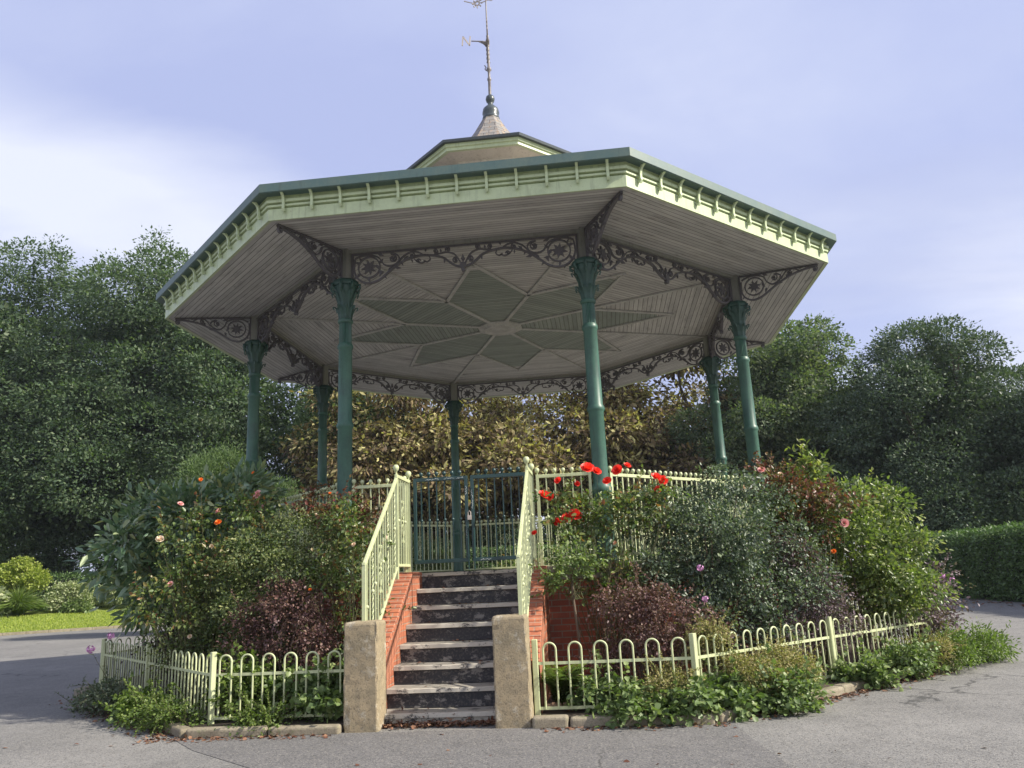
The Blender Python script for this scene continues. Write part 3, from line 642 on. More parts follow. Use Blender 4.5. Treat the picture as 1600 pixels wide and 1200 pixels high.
for sx in(-1,1):
    mb=MB(); xi,xo=.748*sx,1.0*sx; 
    prof=[(-4.10,.0),(-6.28,.0),(-6.28,.52),(-4.70,1.535),(-4.10,1.535)]
    for x in (xi,xo):
        pts=[(x,y,z) for y,z in prof]; mb.face(pts if (x==xi)==(sx>0) else pts[::-1],[(p[1],p[2]) for p in pts])
    ck=mb.build('cheek_wall','painted_brick',ST); ck.location=(0,5.2,0)
    mb=MB() # brick-on-edge coping laid in stretches along the slope
    L=math.hypot(1.58,1.015); n=9; dy,dz=1.58/L,1.015/L
    for q in range(20):
        t=L*(q+.5)/20; y=-6.28+dy*t; z=.52+dz*t
        mt=Matrix(((1,0,0),(0,dy,-dz),(0,dz,dy)))
        mb.box(((xi+xo)/2-.006*sx,y-dz*.035,z+dy*.035),(.262,L/20-.008,.075),mat=mt)
    for q in range(7): mb.box(((xi+xo)/2-.006*sx,-4.66+q*.075,1.573),(.262,.067,.075))
    o=mb.build('coping','painted_brick',ck); bevel(o,.006)
for sx,cx,lab in((-1,-.865,'weathered square stone pillar at the left foot of the steps, the wider one'),(1,.725,'weathered square stone pillar at the right foot of the steps, chipped along its right edge')):
    P_=thing('stone_pillar',lab,'pillar',(cx,-6.40,0),'stone pillars at the foot of the steps')
    mb=MB(); rr=random.Random(3+sx); rows=[]; hw=.185 if sx<0 else .18
    base=[]
    for q in range(4):
        a=q*PI/2; c_,s_=math.cos(a),math.sin(a)
        for u,v in ((1,-.90),(1,-.6),(1,-.3),(1,0),(1,.3),(1,.6),(1,.90),(.965,.965)): base.append((u*c_-v*s_,u*s_+v*c_,abs(v)>.8))
    nz=22; chip=[rr.random() for _ in base]
    for i in range(nz+1):
        z=-.03+1.09*i/nz; r_=[]
        for k,(x,y,cn) in enumerate(base):
            f=1+rr.uniform(-.012,.012)-.012*i/nz
            if cn and rr.random()<.35: f-=rr.uniform(0,.05)
            if sx>0 and cn and x>0 and i<7: f-=.05*(1-i/7)*rr.random()
            if sx>0: x=x*(1+.0)+.10*(1-i/nz)*(x>0)
            r_.append((x*hw*f,y*hw*f,z))
        rows.append(r_)
    for f,z in ((.975,1.078),(.93,1.092),(.6,1.098),(.02,1.10)): rows.append([(p[0]*f,p[1]*f,z+rr.uniform(-.002,.002)) for p in rows[nz]])
    mb.grid(rows,True,0,False); mb.build('shaft','pillar_stone',P_)
# ------------------------------------------------------------------ railings
barm={}
def bar_mesh(kind,h):
    key=(kind,round(h,2))
    if key in barm: return barm[key]
    mb=MB()
    if kind=='twist':
        n=int(h/.02); rows=[]
        for i in range(n+1):
            z=h*i/n; a=z*22 if .1<z<h-.1 else 0; rows.append([(.0115*math.cos(a+PI/4+PI/2*k),.0115*math.sin(a+PI/4+PI/2*k),z) for k in range(4)])
        mb.grid(rows,True,0,False)
    else: mb.box((0,0,h/2),(.016,.016,h))
    if kind!='plain': mb.lathe([(.010,h*.5-.02),(.020,h*.5-.012),(.020,h*.5+.012),(.010,h*.5+.02)],8)
    barm[key]=mb.mesh('bar','fence_green' if not kind.startswith('d') else 'dark_teal'); return barm[key]
mb=MB(); mb.lathe([(.008,0),(.008,.022),(.014,.028),(.024,.042),(.028,.058),(.024,.075),(.014,.085),(.002,.088)],10); ballm=mb.mesh('ball_finial','fence_green'); balld=mb.mesh('ball_finial','dark_teal')
def orn_mesh(h):
    key=('orn',round(h,2))
    if key in barm: return barm[key]
    mb=MB(); fr=lambda s,z,q:(s,q,z); mb.box((0,0,h/2),(.012,.012,h)); c=h*.5
    for sz in(-1,1):
        for sx in(-1,1):
            mb.ribbon(spl([(0,c+sz*.03),(sx*.04,c+sz*.06),(sx*.055,c+sz*.12),(sx*.03,c+sz*.17),(sx*.008,c+sz*.20),(sx*.02,c+sz*.26),(sx*.045,c+sz*.27),(sx*.05,c+sz*.24)],4),.010,.012,fr)
            leafshape(mb,fr,(sx*.04,c+sz*.11),-sz*sx*60+(0 if sx>0 else 180),.05,.025,.012); leafshape(mb,fr,(0,c+sz*.20),90*sz,.07,.03,.014)
    mb_ball_disc(mb,fr,(0,c),.028,.02)
    barm[key]=mb.mesh('scroll_ornament','fence_green'); return barm[key]
def panel(label,p0,p1,zb,zt,group=None,name='railing_panel',orn=True,posts=(1,1),root=None,dark=False,finials=True,nb=None):
    """railing in a vertical plane; zb,zt are (start,end) heights of bottom and top rail"""
    p0=Vector((*p0,0)); p1=Vector((*p1,0)); d=p1-p0; L=d.length; dn=d.normalized(); rz=math.atan2(d.y,d.x)
    mat='dark_teal' if dark else 'fence_green'
    t=root or thing(name,label,'railing',(p0.x,p0.y,zb[0]),group); o0=Vector((p0.x,p0.y,zb[0])) if root is None else Vector(root.location)
    def at(u,z): q=p0+dn*u; return (q.x-o0.x,q.y-o0.y,z-o0.z)
    zB=lambda u:zb[0]+(zb[1]-zb[0])*u/L; zT=lambda u:zt[0]+(zt[1]-zt[0])*u/L
    mb=MB(); mb.bar(at(-.015,zT(-.015)),at(L+.015,zT(L+.015)),.036,.045); bevel(mb.build('top_rail',mat,t),.004)
    mb=MB(); mb.bar(at(0,zB(0)),at(L,zB(L)),.03,.035); bevel(mb.build('bottom_rail',mat,t),.004)
    for e,u in ((posts[0],0),(posts[1],L)):
        if e:
            mb=MB(); q=at(u,0); z0=e if e>1.01 else zB(u)-.12
            mb.box((q[0],q[1],(z0+zT(u))/2-o0.z),(.04,.04,zT(u)-z0+.05),rz=rz); po=mb.build('post',mat,t)
            if finials: f=link('ball_finial',balld if dark else ballm,po); f.location=(q[0],q[1],zT(u)+.02-o0.z); f.scale=(1.15,1.15,1.15)
    n=nb or max(3,round(L/.112)); mid=n//2
    for k in range(1,n):
        u=L*k/n; h=zT(u)-zB(u); kind=('twist','collar','plain')[k%3]
        if dark: kind='dplain' if k%2 else 'dcollar'
        z0=zB(u); hq=round(h/.1)*.1 if abs(zt[1]-zt[0])>.2 else h
        if orn and (k==mid or (n>14 and k in (mid-6,mid+6))): me=orn_mesh(hq); nm='scroll_ornament'
        else: me=bar_mesh(kind,hq); nm='bar'
        o=link(nm,me,t); o.location=at(u,z0); o.rotation_euler=(0,0,rz); o.scale=(1,1,h/hq)
        if finials and zt[0]==zt[1]:
            f=link('ball_finial',balld if dark else ballm,o); f.location=(0,0,(h+.015)/(h/hq)); 
    return t
A_=4.36
def cor(i,a=A_): q=octa(a,0)[i%8]; return (q[0],q[1])
# octa index 0 = front-left, 1 = front-right, counter-clockwise
names_=['front right of the deck, behind the dark shrub','right side of the deck beyond the domed shrub','back right of the deck','back of the deck seen through the gate','back left of the deck','left side of the deck','front left of the deck behind the cotoneaster']
def inset(p,q,e=.16):
    p=Vector((*p,0)); q=Vector((*q,0)); d=(q-p).normalized(); a=p+d*e; b=q-d*e; return (a.x,a.y),(b.x,b.y)
for i in range(1,8):
    a,b=inset(cor(i),cor(i+1)); panel('pale green ball-topped railing along the '+names_[i-1],a,b,(DZ+.12,DZ+.12),(2.78,2.78),'railing panels round the deck')
panel('short pale green railing left of the gate, beside the left column',(-1.64,-4.36),(-.92,-4.36),(DZ+.1,DZ+.1),(2.80,2.80),'railing panels round the deck')
panel('short pale green railing right of the gate, behind the red roses',(.93,-4.36),(1.64,-4.36),(DZ+.1,DZ+.1),(2.80,2.80),'railing panels round the deck')
for sx,x,ys,lab in((-1,-.87,-6.42,'pale green sloping handrail balustrade on the left side of the steps'),(1,.85,-6.50,'pale green sloping handrail balustrade on the right side of the steps')):
    t=thing('stair_balustrade',lab,'railing',(x,ys,.6),'balustrades beside the steps')
    panel(lab,(x,ys),(x,-5.0),(.62,1.67),(1.69,2.80),root=t,posts=(.55,1),finials=False)
    panel(lab,(x,-5.0),(x,-4.33),(1.70,1.70),(2.84,2.84),root=t,posts=(0,1),finials=False)
    o0=Vector(t.location)
    for y in (-5.0,-4.33):
        f=link('ball_finial',ballm,t); f.location=(0,y-o0.y,2.86-o0.z); f.scale=(1.5,1.5,1.5)
# gate
GT=thing('double_gate','dark teal iron double gate with padlock and pale scribbles at the top of the steps','gate',(0,-4.33,1.7))
for x0,x1 in((-.80,-.04),(.0,.78)):
    mb=MB(); fz0,fz1=.04,1.15
    for (a,b) in (((x0,0,fz0),(x1,0,fz0)),((x0,0,fz1),(x1,0,fz1)),((x0+.022,0,fz0+.02),(x0+.022,0,fz1-.02)),((x1-.022,0,fz0+.02),(x1-.022,0,fz1-.02))): mb.bar(a,b,.044,.05)
    lf=mb.build('gate_leaf','dark_teal',GT); bevel(lf,.004)
    for k in range(1,7):
        u=x0+(x1-x0)*k/7; o=link('gate_bar',bar_mesh('dplain' if k%2 else 'dcollar',1.06),lf); o.location=(u,0,.06); f=link('gate_finial',balld,lf); f.location=(u,0,1.17)
    mb=MB(); rr=random.Random(int(x0*10)+50)
    def scrib(x,z,dx,dz,n,s):
        pts=[]
        for i in range(n*3): pts.append((x+dx*i/(n*3)+rr.uniform(-s,s),-.028,z+dz*i/(n*3)+rr.uniform(-s,s)))
        mb.tube(pts,.0022,4)
    if x0<-.1: scrib(-.62,1.15,.18,0,7,.014); scrib(-.36,1.15,.14,0,6,.013); scrib(-.18,1.15,.10,0,5,.013); scrib(-.062,1.02,0,-.12,5,.012); scrib(-.062,.50,0,-.18,7,.012)
    else: scrib(.022,.98,0,-.26,9,.012); scrib(.12,.04,.14,0,7,.012)
    mb.build('graffiti','chalk',lf)
mb=MB(); mb.box((-.02,-.045,.60),(.05,.03,.06)); mb.tube([(-.038,-.045,.62),(-.038,-.045,.67),(-.02,-.045,.69),(-.002,-.045,.67),(-.002,-.045,.62)],.006,6); mb.build('padlock','gold',GT)
for x in(-.05,.03):
    mb=MB(); mb.tube([(x,-.035,-.09),(x,-.035,.5)],.009,6); mb.box((x,-.03,.1),(.04,.02,.03)); mb.build('drop_bolt','dark_teal',GT)
# ------------------------------------------------------------------ low hoop fence
hm=MB(); H=.78-.12; hw=.068
pts=[(-hw,0,0)]+[(-hw,0,H-hw)]+[(-hw*math.cos(R(q)),0,H-hw+hw*math.sin(R(q))) for q in range(15,180,15)]+[(hw,0,H-hw),(hw,0,0)]
hm.tube(pts,.011,7); hoopm=hm.mesh('hoop','fence_green')
AF=6.32; FO=octa(AF,0)
def fence(name,label,path,base):
    t=thing(name,label,'fence',(path[0][0],path[0][1],0),'low hoop-topped fences round the planting bed'); o0=Vector(t.location)
    for (a,b) in zip(path[:-1],path[1:]):
        a=Vector((*a,0)); b=Vector((*b,0)); d=(b-a); L=d.length; dn=d.normalized(); rz=math.atan2(d.y,d.x); nseg=1 if L<3 else 2
        for q in range(nseg):
            A=a+dn*(L*q/nseg)+dn*.02; B=a+dn*(L*(q+1)/nseg)-dn*.02; l=(B-A).length
            for z,h in ((.14,.03),(.585,.03)):
                mb=MB(); mb.bar(A-o0+Vector((0,0,z)),B-o0+Vector((0,0,z)),.012,h); mb.build('rail','fence_green',t)
            n=max(1,round(l/.262))
            for k in range(n):
                o=link('hoop',hoopm,t); p=A+dn*(l*(k+.5)/n); o.location=(p.x-o0.x,p.y-o0.y,.13); o.rotation_euler=(0,0,rz)
            if L<3 or q==0 or True:
                mb=MB(); p=a+dn*(L*q/nseg)-o0; mb.box((p.x,p.y,.42),(.06,.06,.82),rz=rz); bevel(mb.build('post','fence_green',t),.006)
    mb=MB(); p=b-o0; mb.box((p.x,p.y,.42),(.06,.06,.82),rz=rz); bevel(mb.build('post','fence_green',t),.006)
    return t
fo=[(p[0],p[1]) for p in FO]
fence('hoop_fence','low pale green hoop-topped fence on the left of the steps, curving away to the road',[(-1.09,-AF),fo[0],fo[7],fo[6],fo[5]],0)
fence('hoop_fence','low pale green hoop-topped fence on the right of the steps, half hidden by lady\'s mantle',[(.96,-AF),fo[1],fo[2],fo[3],fo[4]],0)
# ------------------------------------------------------------------ plants
def stems(rng,base,tips,mat,parent,name='branch',r=.012,seg=5,bend=.15,k=7,mb=None):
    mb=mb or MB()
    for tip in tips:
        b=Vector(base)+Vector((rng.normal()*.08,rng.normal()*.08,0)); t=Vector(tip); L=(t-b).length; m1=b.lerp(t,.35)+Vector((rng.normal(),rng.normal(),.4))*bend*L*.4; m2=b.lerp(t,.7)+Vector((rng.normal(),rng.normal(),.3))*bend*L*.3
        P=[]
        for i in range(k+1):
            s=i/k; P.append(b*(1-s)**3+m1*3*s*(1-s)**2+m2*3*s*s*(1-s)+t*s**3)
        mb.tube(P,[r*(1-.75*i/k) for i in range(k+1)],seg,cap=False)
    return mb.build(name,mat,parent)
def shrub(name,label,cat,base,lobes,leaf,n,per,cr,L,W,seed,nsub=8,fr=(.3,.5),fold=True,flat=.5,stem='stem_brown',nst=14,sr=.012,spread=.85,zmin=.1,group=None,shoots=60,shl=1.0,**kw):
    rng=np.random.default_rng(seed); t=thing(name,label,cat,base,group)
    lb=[tuple(np.array(l[:3])-np.array(base))+tuple(l[3:]) for l in lobes]
    sl=sub_lobes(rng,lb,nsub,fr,spread) if nsub else lb
    P,NN=lobe_points(rng,sl,n,inner=.6,shell=.45)
    k=P[:,2]>zmin-base[2]+.02; P=P[k];NN=NN[k]
    V,F,T=foliage(rng,P,NN,per,cr,flat,L,W,fold,**kw); V,F,T=zcut(V,F,T,zmin-base[2])
    link('foliage',npmesh('foliage',V,F,leaf,T),t)
    tw=None
    if shoots:
        ii=rng.choice(len(P),shoots); C=[];D=[];U=[];mb=MB()
        for q in ii:
            p=P[q]; d=nrm(NN[q]*.8+np.array([0,0,.55])+rng.normal(size=3)*.3); ln=(.12+.3*rng.random())*shl; d2=nrm(d+np.array([0,0,-.3])+rng.normal(size=3)*.2); p0=p-d*.12
            pts=[p0,p0+d*ln*.6,p0+d*ln*.6+d2*ln*.6]; mb.tube([tuple(x) for x in pts],[.0045,.003,.0015],4,cap=False)
            nl=max(4,int(ln/(L*.33)))
            for k_ in range(nl):
                f_=(k_+.6)/nl*2; a_=pts[min(int(f_),1)]; b_=pts[min(int(f_),1)+1]; o_=a_+(b_-a_)*(f_-min(int(f_),1)); C.append(o_); D.append((b_-a_)/ln+rng.normal(size=3)*.75); U.append(rng.normal(size=3)*.6+np.array([0,0,1.]))
        V2=leaves(np.array(C),np.array(D),np.array(U),L*(.6+.6*rng.random(len(C))),W*(.6+.6*rng.random(len(C))),np.clip(.35+.65*rng.random(len(C)),0,1),fold)
        V,F,T=join([(V,F,T),V2]); tw=mb
        fo_=[o for o in bpy.data.objects if o.parent==t and o.name.startswith('foliage')][0]; fo_.data=npmesh('foliage',V,F,leaf,T)
    idx=rng.choice(len(P),min(nst,len(P)),replace=False); stems(rng,(0,0,0),P[idx]*np.array([1,1,.97]),stem,t,'branches',sr,mb=tw)
    return t,P,rng
def bloomgeo(r,mat,kind,rg):
    mb=MB()
    if kind=='rose':
        for ly,(n,rad,til) in enumerate(((7,.95,38),(7,.80,58),(6,.58,72),(5,.34,84))):
            for k in range(n):
                a=2*PI*(k+.5*ly)/n+rg.uniform(-.1,.1); ct,st=math.cos(R(til)),math.sin(R(til)); w_=r*rad*.62; c,s_=math.cos(a),math.sin(a)
                def q(u,v): # u outward, v across
                    rr_=r*rad*u; h=r*rad*u*st*.9+(.12*r if u>.9 else 0)*(-1 if til<50 else 1); return (c*rr_*ct-s_*v*w_,s_*rr_*ct+c*v*w_,h-r*.2)
                mb.grid([[q(.05,-.15),q(.05,.15)],[q(.55,-.8),q(.6,.8)],[q(.95,-.7),q(1.0,.65)],[q(1.12,-.2),q(1.1,.2)]],False,0,True)
    else:
        for k in range(26):
            v=Vector((rg.gauss(0,1),rg.gauss(0,1),rg.gauss(.5,.8))).normalized()*r*.8; o=v.orthogonal().normalized()*r*.3; p=v.cross(o).normalized()*r*.3
            mb.face([v+o,v+p,v-o,v-p])
    return mb.mesh('bloom',mat)
BM={}
def bloom(parent,p,r,mat,kind='rose',base=None,name='bloom',face=None):
    key=(mat,kind)
    if key not in BM: BM[key]=[bloomgeo(1.0,mat,kind,random.Random(i)) for i in range(3)]
    rg=random.Random(int(p[0]*977+p[2]*131)); o=link(name,rg.choice(BM[key]),parent); b=Vector(parent.location); o.location=Vector(p)-b; o.scale=(r,r,r)
    o.rotation_euler=(rg.uniform(.5,1.3),rg.uniform(-.5,.5),rg.uniform(-.5,.5)); return o
def rosebush(label,base,lobes,blooms,mat,seed,n=260,per=9,leaf='leaf_rose',L=.055,nst=22,**kw):
    t,P,rng=shrub('rose_bush',label,'rose bush',base,lobes,leaf,n,per,.07,L,L*.6,seed,nsub=5,fr=(.3,.45),stem='stem_green',nst=nst,sr=.009,**kw)
    b=Vector(base)
    if blooms: stems(rng,(0,0,0),[Vector(q[:3])-b-Vector((0,0,.02)) for q in blooms],'stem_green',t,'flower_stems',.007,bend=.08)
    for q in blooms: bloom(t,q[:3],q[3],q[4] if len(q)>4 else mat,name='rose_bloom')
    return t
# --- left side of the bed
shrub('laurel_shrub','large glossy dark green laurel with long pointed leaves at the left end of the bed','shrub',(-4.35,-3.7,.1),[(-4.45,-3.75,2.1,1.05,.95,.95),(-3.7,-3.7,2.5,.7,.7,.6),(-4.7,-3.9,1.6,.8,.7,.6)],'leaf_laurel',720,9,.12,.15,.055,11,nsub=7,fr=(.25,.42),up=.35,outw=1.3,rnd=.35,nst=18,sr=.02)
t_=rosebush('tall thin-stemmed rose bush with pink and white blooms on the left side of the bed',(-3.5,-4.9,.1),[(-3.35,-4.9,1.9,.62,.4,.6),(-3.75,-5.15,1.5,.45,.3,.6),(-2.95,-4.85,2.25,.4,.35,.42),(-3.6,-5.1,2.15,.3,.25,.35),(-3.1,-4.9,2.5,.3,.25,.22)],
 [(-2.824,-4.835,2.724,.075),(-2.774,-4.813,2.535,.066),(-3.684,-5.265,2.608,.05),(-3.264,-5.044,2.51,.057),(-3.876,-5.373,2.161,.064,'petal_cream'),(-3.166,-4.995,2.14,.045,'petal_cream'),(-3.325,-5.075,2.055,.042,'petal_cream'),(-3.746,-5.299,1.597,.05),(-3.266,-5.045,2.36,.06,'petal_orange'),(-2.886,-4.863,3.02,.03,'petal_orange'),(-3.478,-5.154,2.93,.035,'petal_orange'),(-3.45,-5.3,.95,.035,'petal_cream')],'petal_pink',12,n=300,nst=50)
shrub('cotoneaster_shrub','feathery olive green cotoneaster filling the bed below the front left column','shrub',(-2.5,-5.1,.1),[(-2.45,-5.1,1.55,.75,.5,.75),(-1.9,-4.95,1.9,.55,.4,.55),(-2.9,-5.0,1.1,.6,.45,.8),(-2.3,-4.85,2.2,.5,.3,.35)],'leaf_coton',1500,14,.085,.036,.022,13,nsub=9,flat=.25,outw=1.0,nst=16,sr=.014)
shrub('barberry_shrub','rounded dark red-purple barberry behind the fence left of the steps','shrub',(-2.1,-5.55,.1),[(-2.2,-5.5,.98,.60,.40,.50),(-1.75,-5.5,.70,.42,.34,.40),(-2.55,-5.45,.75,.35,.3,.5),(-2.0,-5.4,1.25,.3,.28,.22)],'leaf_purple',760,12,.06,.034,.022,14,nsub=9,nst=20,sr=.008)
shrub('barberry_shrub','low blackish purple shrub at the far left behind the fence','shrub',(-4.75,-4.1,.1),[(-4.55,-3.5,.60,.45,.36,.48),(-4.9,-2.9,.5,.4,.35,.4),(-3.8,-4.3,.5,.45,.3,.4)],'leaf_darkpurple',800,13,.07,.04,.026,15,nsub=8,nst=12,sr=.008)
shrub('low_shrub','dark green small-leaved undergrowth between the purple shrubs left of the steps','shrub',(-3.1,-5.0,.1),[(-3.2,-5.0,.75,.6,.4,.65),(-2.7,-5.35,.5,.5,.3,.4),(-3.6,-4.8,1.0,.5,.4,.7)],'leaf_coton',700,13,.08,.04,.024,16,nsub=7,nst=10)
rosebush('climbing rose with yellow-green and red leaves just left of the steps',(-1.35,-5.55,.1),[(-1.35,-5.5,1.75,.36,.3,.6),(-1.2,-5.45,1.25,.3,.28,.45),(-1.5,-5.3,2.3,.3,.25,.3),(-1.25,-5.6,.8,.22,.2,.3)],[(-1.62,-5.4,2.62,.025,'petal_orange'),(-1.2,-5.75,1.95,.035,'petal_cream'),(-1.75,-5.7,1.45,.028,'petal_orange')],'petal_orange',17,n=260,leaf='leaf_rose',per=8,nst=26)
rosebush('rose bush with dull red young leaves beside the front left column',(-1.95,-4.85,.1),[(-1.55,-4.9,2.35,.35,.25,.35),(-2.1,-4.8,2.5,.3,.2,.25)],[],'petal_pink',18,n=90,leaf='leaf_redrose',per=7,nst=12)
# --- right side of the bed
rosebush('tall rose bush with scarlet blooms right of the steps',(1.75,-5.0,.1),[(1.35,-4.95,2.2,.42,.28,.45),(1.85,-4.95,2.1,.45,.3,.55),(2.35,-4.95,2.2,.4,.28,.35),(1.8,-4.95,1.5,.35,.25,.4)],
 [(1.626,-4.953,2.785,0.115),(1.738,-4.952,2.745,0.078),(2.006,-4.955,2.745,0.089),(1.052,-4.979,2.472,0.101),(1.132,-4.973,2.46,0.068),(1.242,-4.967,2.658,0.061),(1.484,-4.957,2.604,0.046),(1.867,-4.952,2.615,0.074),(2.478,-4.976,2.616,0.092),(2.562,-4.982,2.578,0.081),(2.496,-4.977,2.462,0.078),(1.434,-4.958,2.21,0.105),(1.335,-4.962,2.183,0.089),(1.22,-4.968,2.149,0.074),(1.17,-4.971,2.119,0.059),(2.132,-4.958,2.794,0.061),(.905,-4.99,2.013,0.046)],'petal_red',21,n=300,per=8,nst=34,L=.06)
t_,P_,r_=shrub('standard_rose','spindly young rose standard with a bare stem against the brick wall','rose bush',(1.38,-5.35,.1),[(1.35,-5.35,1.55,.32,.2,.26)],'leaf_mantle',42,8,.06,.05,.032,22,nsub=3,nst=5,sr=.006)
mb=MB(); mb.tube([(0,0,0),(.02,0,.6),(-.02,0,1.1),(-.03,0,1.45)],[.022,.018,.016,.012],7); mb.build('stem','stem_brown',t_)
for q in [c for c in bpy.data.objects if c.parent==t_ and c.name.startswith('branches')]: bpy.data.objects.remove(q)
stems(r_,(-.02,0,1.1),P_[:12],'stem_green',t_,'branches',.006)
shrub('cotoneaster_shrub','big blue-green small-leaved shrub with arching sprays right of the scarlet roses','shrub',(3.05,-4.55,.1),[(3.0,-4.6,1.75,.82,.55,.8),(3.4,-4.2,2.1,.75,.6,.52),(2.75,-4.7,1.4,.55,.4,.6),(3.7,-4.2,1.3,.75,.55,.8),(3.2,-4.75,.9,.6,.4,.6)],'leaf_bluegreen',1900,15,.085,.042,.026,23,nsub=13,fr=(.2,.42),spread=.98,shoots=110,flat=.3,outw=1.1,nst=16,sr=.018)
shrub('barberry_shrub','twiggy reddish purple barberry behind the fence right of the steps','shrub',(2.2,-5.5,.1),[(2.05,-5.5,.80,.50,.40,.46),(2.55,-5.5,.85,.42,.36,.45)],'leaf_purple',640,11,.06,.034,.022,24,nsub=9,nst=60,sr=.007,shoots=120)
shrub('barberry_shrub','wispy grey-purple shrub in front of the domed shrub on the right','shrub',(4.15,-4.25,.1),[(4.1,-4.2,1.15,.42,.36,.62),(4.45,-4.0,.8,.45,.35,.5),(3.8,-4.5,.7,.4,.3,.4)],'leaf_purplegrey',760,12,.065,.036,.022,25,nsub=9,nst=26,sr=.007,outw=.6,up=.2)
shrub('domed_shrub','big sunlit bright green domed shrub on the right side of the bed','shrub',(5.3,-2.9,.1),[(5.35,-2.75,1.75,1.08,.9,.92),(4.75,-3.0,1.85,.8,.7,.7),(5.75,-2.8,1.2,.72,.7,.7)],'leaf_dome',2100,11,.08,.062,.034,26,nsub=12,fr=(.2,.34),spread=.82,outw=.9,up=.3,nst=14,sr=.022)
rosebush('rose bush with reddening leaves and pale pink blooms against the domed shrub',(4.6,-3.65,.1),[(4.45,-3.65,1.85,.4,.28,.6),(4.8,-3.7,2.2,.38,.25,.3),(4.35,-3.6,2.5,.35,.3,.3)],[(4.846,-3.72,2.282,.06,'petal_cream'),(5.023,-3.76,1.99,.075),(4.05,-3.6,2.79,.07),(4.84,-3.75,1.623,.043,'petal_orange'),(4.30,-3.6,2.72,.045,'petal_cream'),(3.75,-3.7,2.55,.05,'petal_cream')],'petal_pink',27,n=330,per=8,leaf='leaf_redrose',nst=34)
shrub('laurel_sprig','upright yellow-green laurel shoots above the domed shrub beside the right column','shrub',(4.65,-3.1,.1),[(4.75,-3.1,2.72,.38,.3,.26)],'leaf_dome',30,9,.07,.11,.042,28,nsub=4,nst=16,sr=.008,outw=.6,up=.2)
shrub('virginia_creeper','creeper with crimson leaves climbing the right-hand column','climber',(4.25,-2.05,.1),[(4.28,-1.95,2.75,.18,.18,.5),(4.45,-2.3,2.7,.3,.3,.25)],'leaf_redrose',60,7,.07,.06,.045,29,nsub=3,nst=8,sr=.006)
shrub('mixed_shrub','loose grey-green and rusty shrub with mauve flowers at the far right end of the bed','shrub',(6.5,-2.0,.1),[(6.55,-2.0,.85,.5,.5,.55),(6.2,-2.4,.6,.5,.45,.4),(6.1,-1.6,1.1,.6,.6,.7)],'leaf_purplegrey',700,11,.08,.05,.03,30,nsub=9,nst=26,sr=.008)
for q in [(6.732,-2.3,1.209,.05),(6.846,-2.35,1.157,.045),(6.62,-2.3,1.164,.04),(6.5,-2.4,1.22,.035)]: bloom([o for o in bpy.data.objects if o.name.startswith('mixed_shrub')][0],q[:3],q[3],'petal_mauve','cluster',name='flower')
# phlox
for (lab,base,fl) in (('phlox with two pale mauve flower heads leaning over the left end of the fence',(-4.62,-4.75,.1),[(-4.69,-5.0,.985,.06),(-4.87,-5.13,.835,.065)]),('single pink phlox stem in front of the blue-green shrub',(2.95,-5.25,.1),[(2.888,-5.22,1.492,.05),(2.911,-5.22,1.13,.05)])):
    t=thing('phlox',lab,'flower',base); rg_=np.random.default_rng(5); b=Vector(base)
    stems(rg_,(0,0,0),[Vector(q[:3])-b for q in fl]+[(.05,.02,.8),(-.08,-.02,.7)],'stem_green',t,'stems',.006)
    C=[];D=[]
    for k in range(40): s=rg_.random(); q=Vector(fl[k%2][:3])-b; C.append(q*s); D.append((rg_.normal(),rg_.normal(),.3))
    C=np.array([tuple(c) for c in C]);D=np.array(D); V,F,T=leaves(C,D,np.tile([[0,0,1.]],(40,1)),np.full(40,.07),np.full(40,.02),rg_.random(40)); link('foliage',npmesh('foliage',V,F,'leaf_coton',T),t)
    for q in fl: bloom(t,q[:3],q[3],'petal_mauve','cluster',name='flower_head')
# ground-hugging plants
def mantle(name,label,base,lobes,leaf,n,seed,L=.075,per=7,cr=.06,**kw):
    return shrub(name,label,'plant',base,lobes,leaf,n,per,cr,L*.72,L*.66,seed,nsub=6,fr=(.3,.5),nst=10,sr=.005,stem='stem_green',flat=.35,up=.9,outw=.5,rnd=.5,zmin=.0,**kw)
GR='low plants spilling over the kerb'
mantle('leafy_plant','broad-leaved dark green plant outside the left side of the fence',(-3.75,-5.65,0),[(-3.65,-5.68,.16,.40,.26,.20),(-4.0,-5.35,.12,.32,.26,.16)],'leaf_fern',330,41,L=.07,group=GR)
shrub('greygreen_plant','grey-green bushy plant at the far left corner of the fence','plant',(-4.75,-4.95,0),[(-4.7,-4.85,.14,.38,.26,.2),(-5.15,-4.4,.12,.36,.28,.17)],'leaf_greygreen',420,9,.05,.035,.02,42,nsub=7,zmin=0,nst=14,sr=.005,group=GR)
mantle('weed_patch','straggly yellow-green weeds at the foot of the left corner post',(-3.0,-6.25,0),[(-2.95,-6.3,.14,.42,.2,.16),(-3.35,-6.05,.13,.3,.2,.16)],'leaf_fern',230,43,L=.04,group=GR)
mantle('geranium_plant','fresh green geranium leaves behind the hoops beside the left pillar',(-1.55,-6.15,.1),[(-1.6,-6.05,.35,.45,.24,.24),(-1.35,-6.3,.25,.3,.2,.18)],'leaf_mantle',260,44,L=.09,group=GR)
mantle('geranium_plant','yellow-green leafy plant behind the hoops near the left corner post',(-2.3,-6.05,.1),[(-2.25,-6.0,.34,.42,.24,.22)],'leaf_fern',220,45,L=.075,group=GR)
mantle('weed_patch','small weeds along the kerb left of the steps',(-1.9,-6.45,0.05),[(-1.9,-6.45,.12,.45,.1,.10)],'leaf_fern',110,46,L=.04,group=GR)
mantle('lady_mantle','pale green lobed lady\'s mantle over the kerb right of the fern',(1.95,-6.5,0),[(2.0,-6.5,.14,.38,.22,.18),(1.65,-6.22,.2,.35,.18,.15)],'leaf_mantle',240,47,L=.085,group=GR)
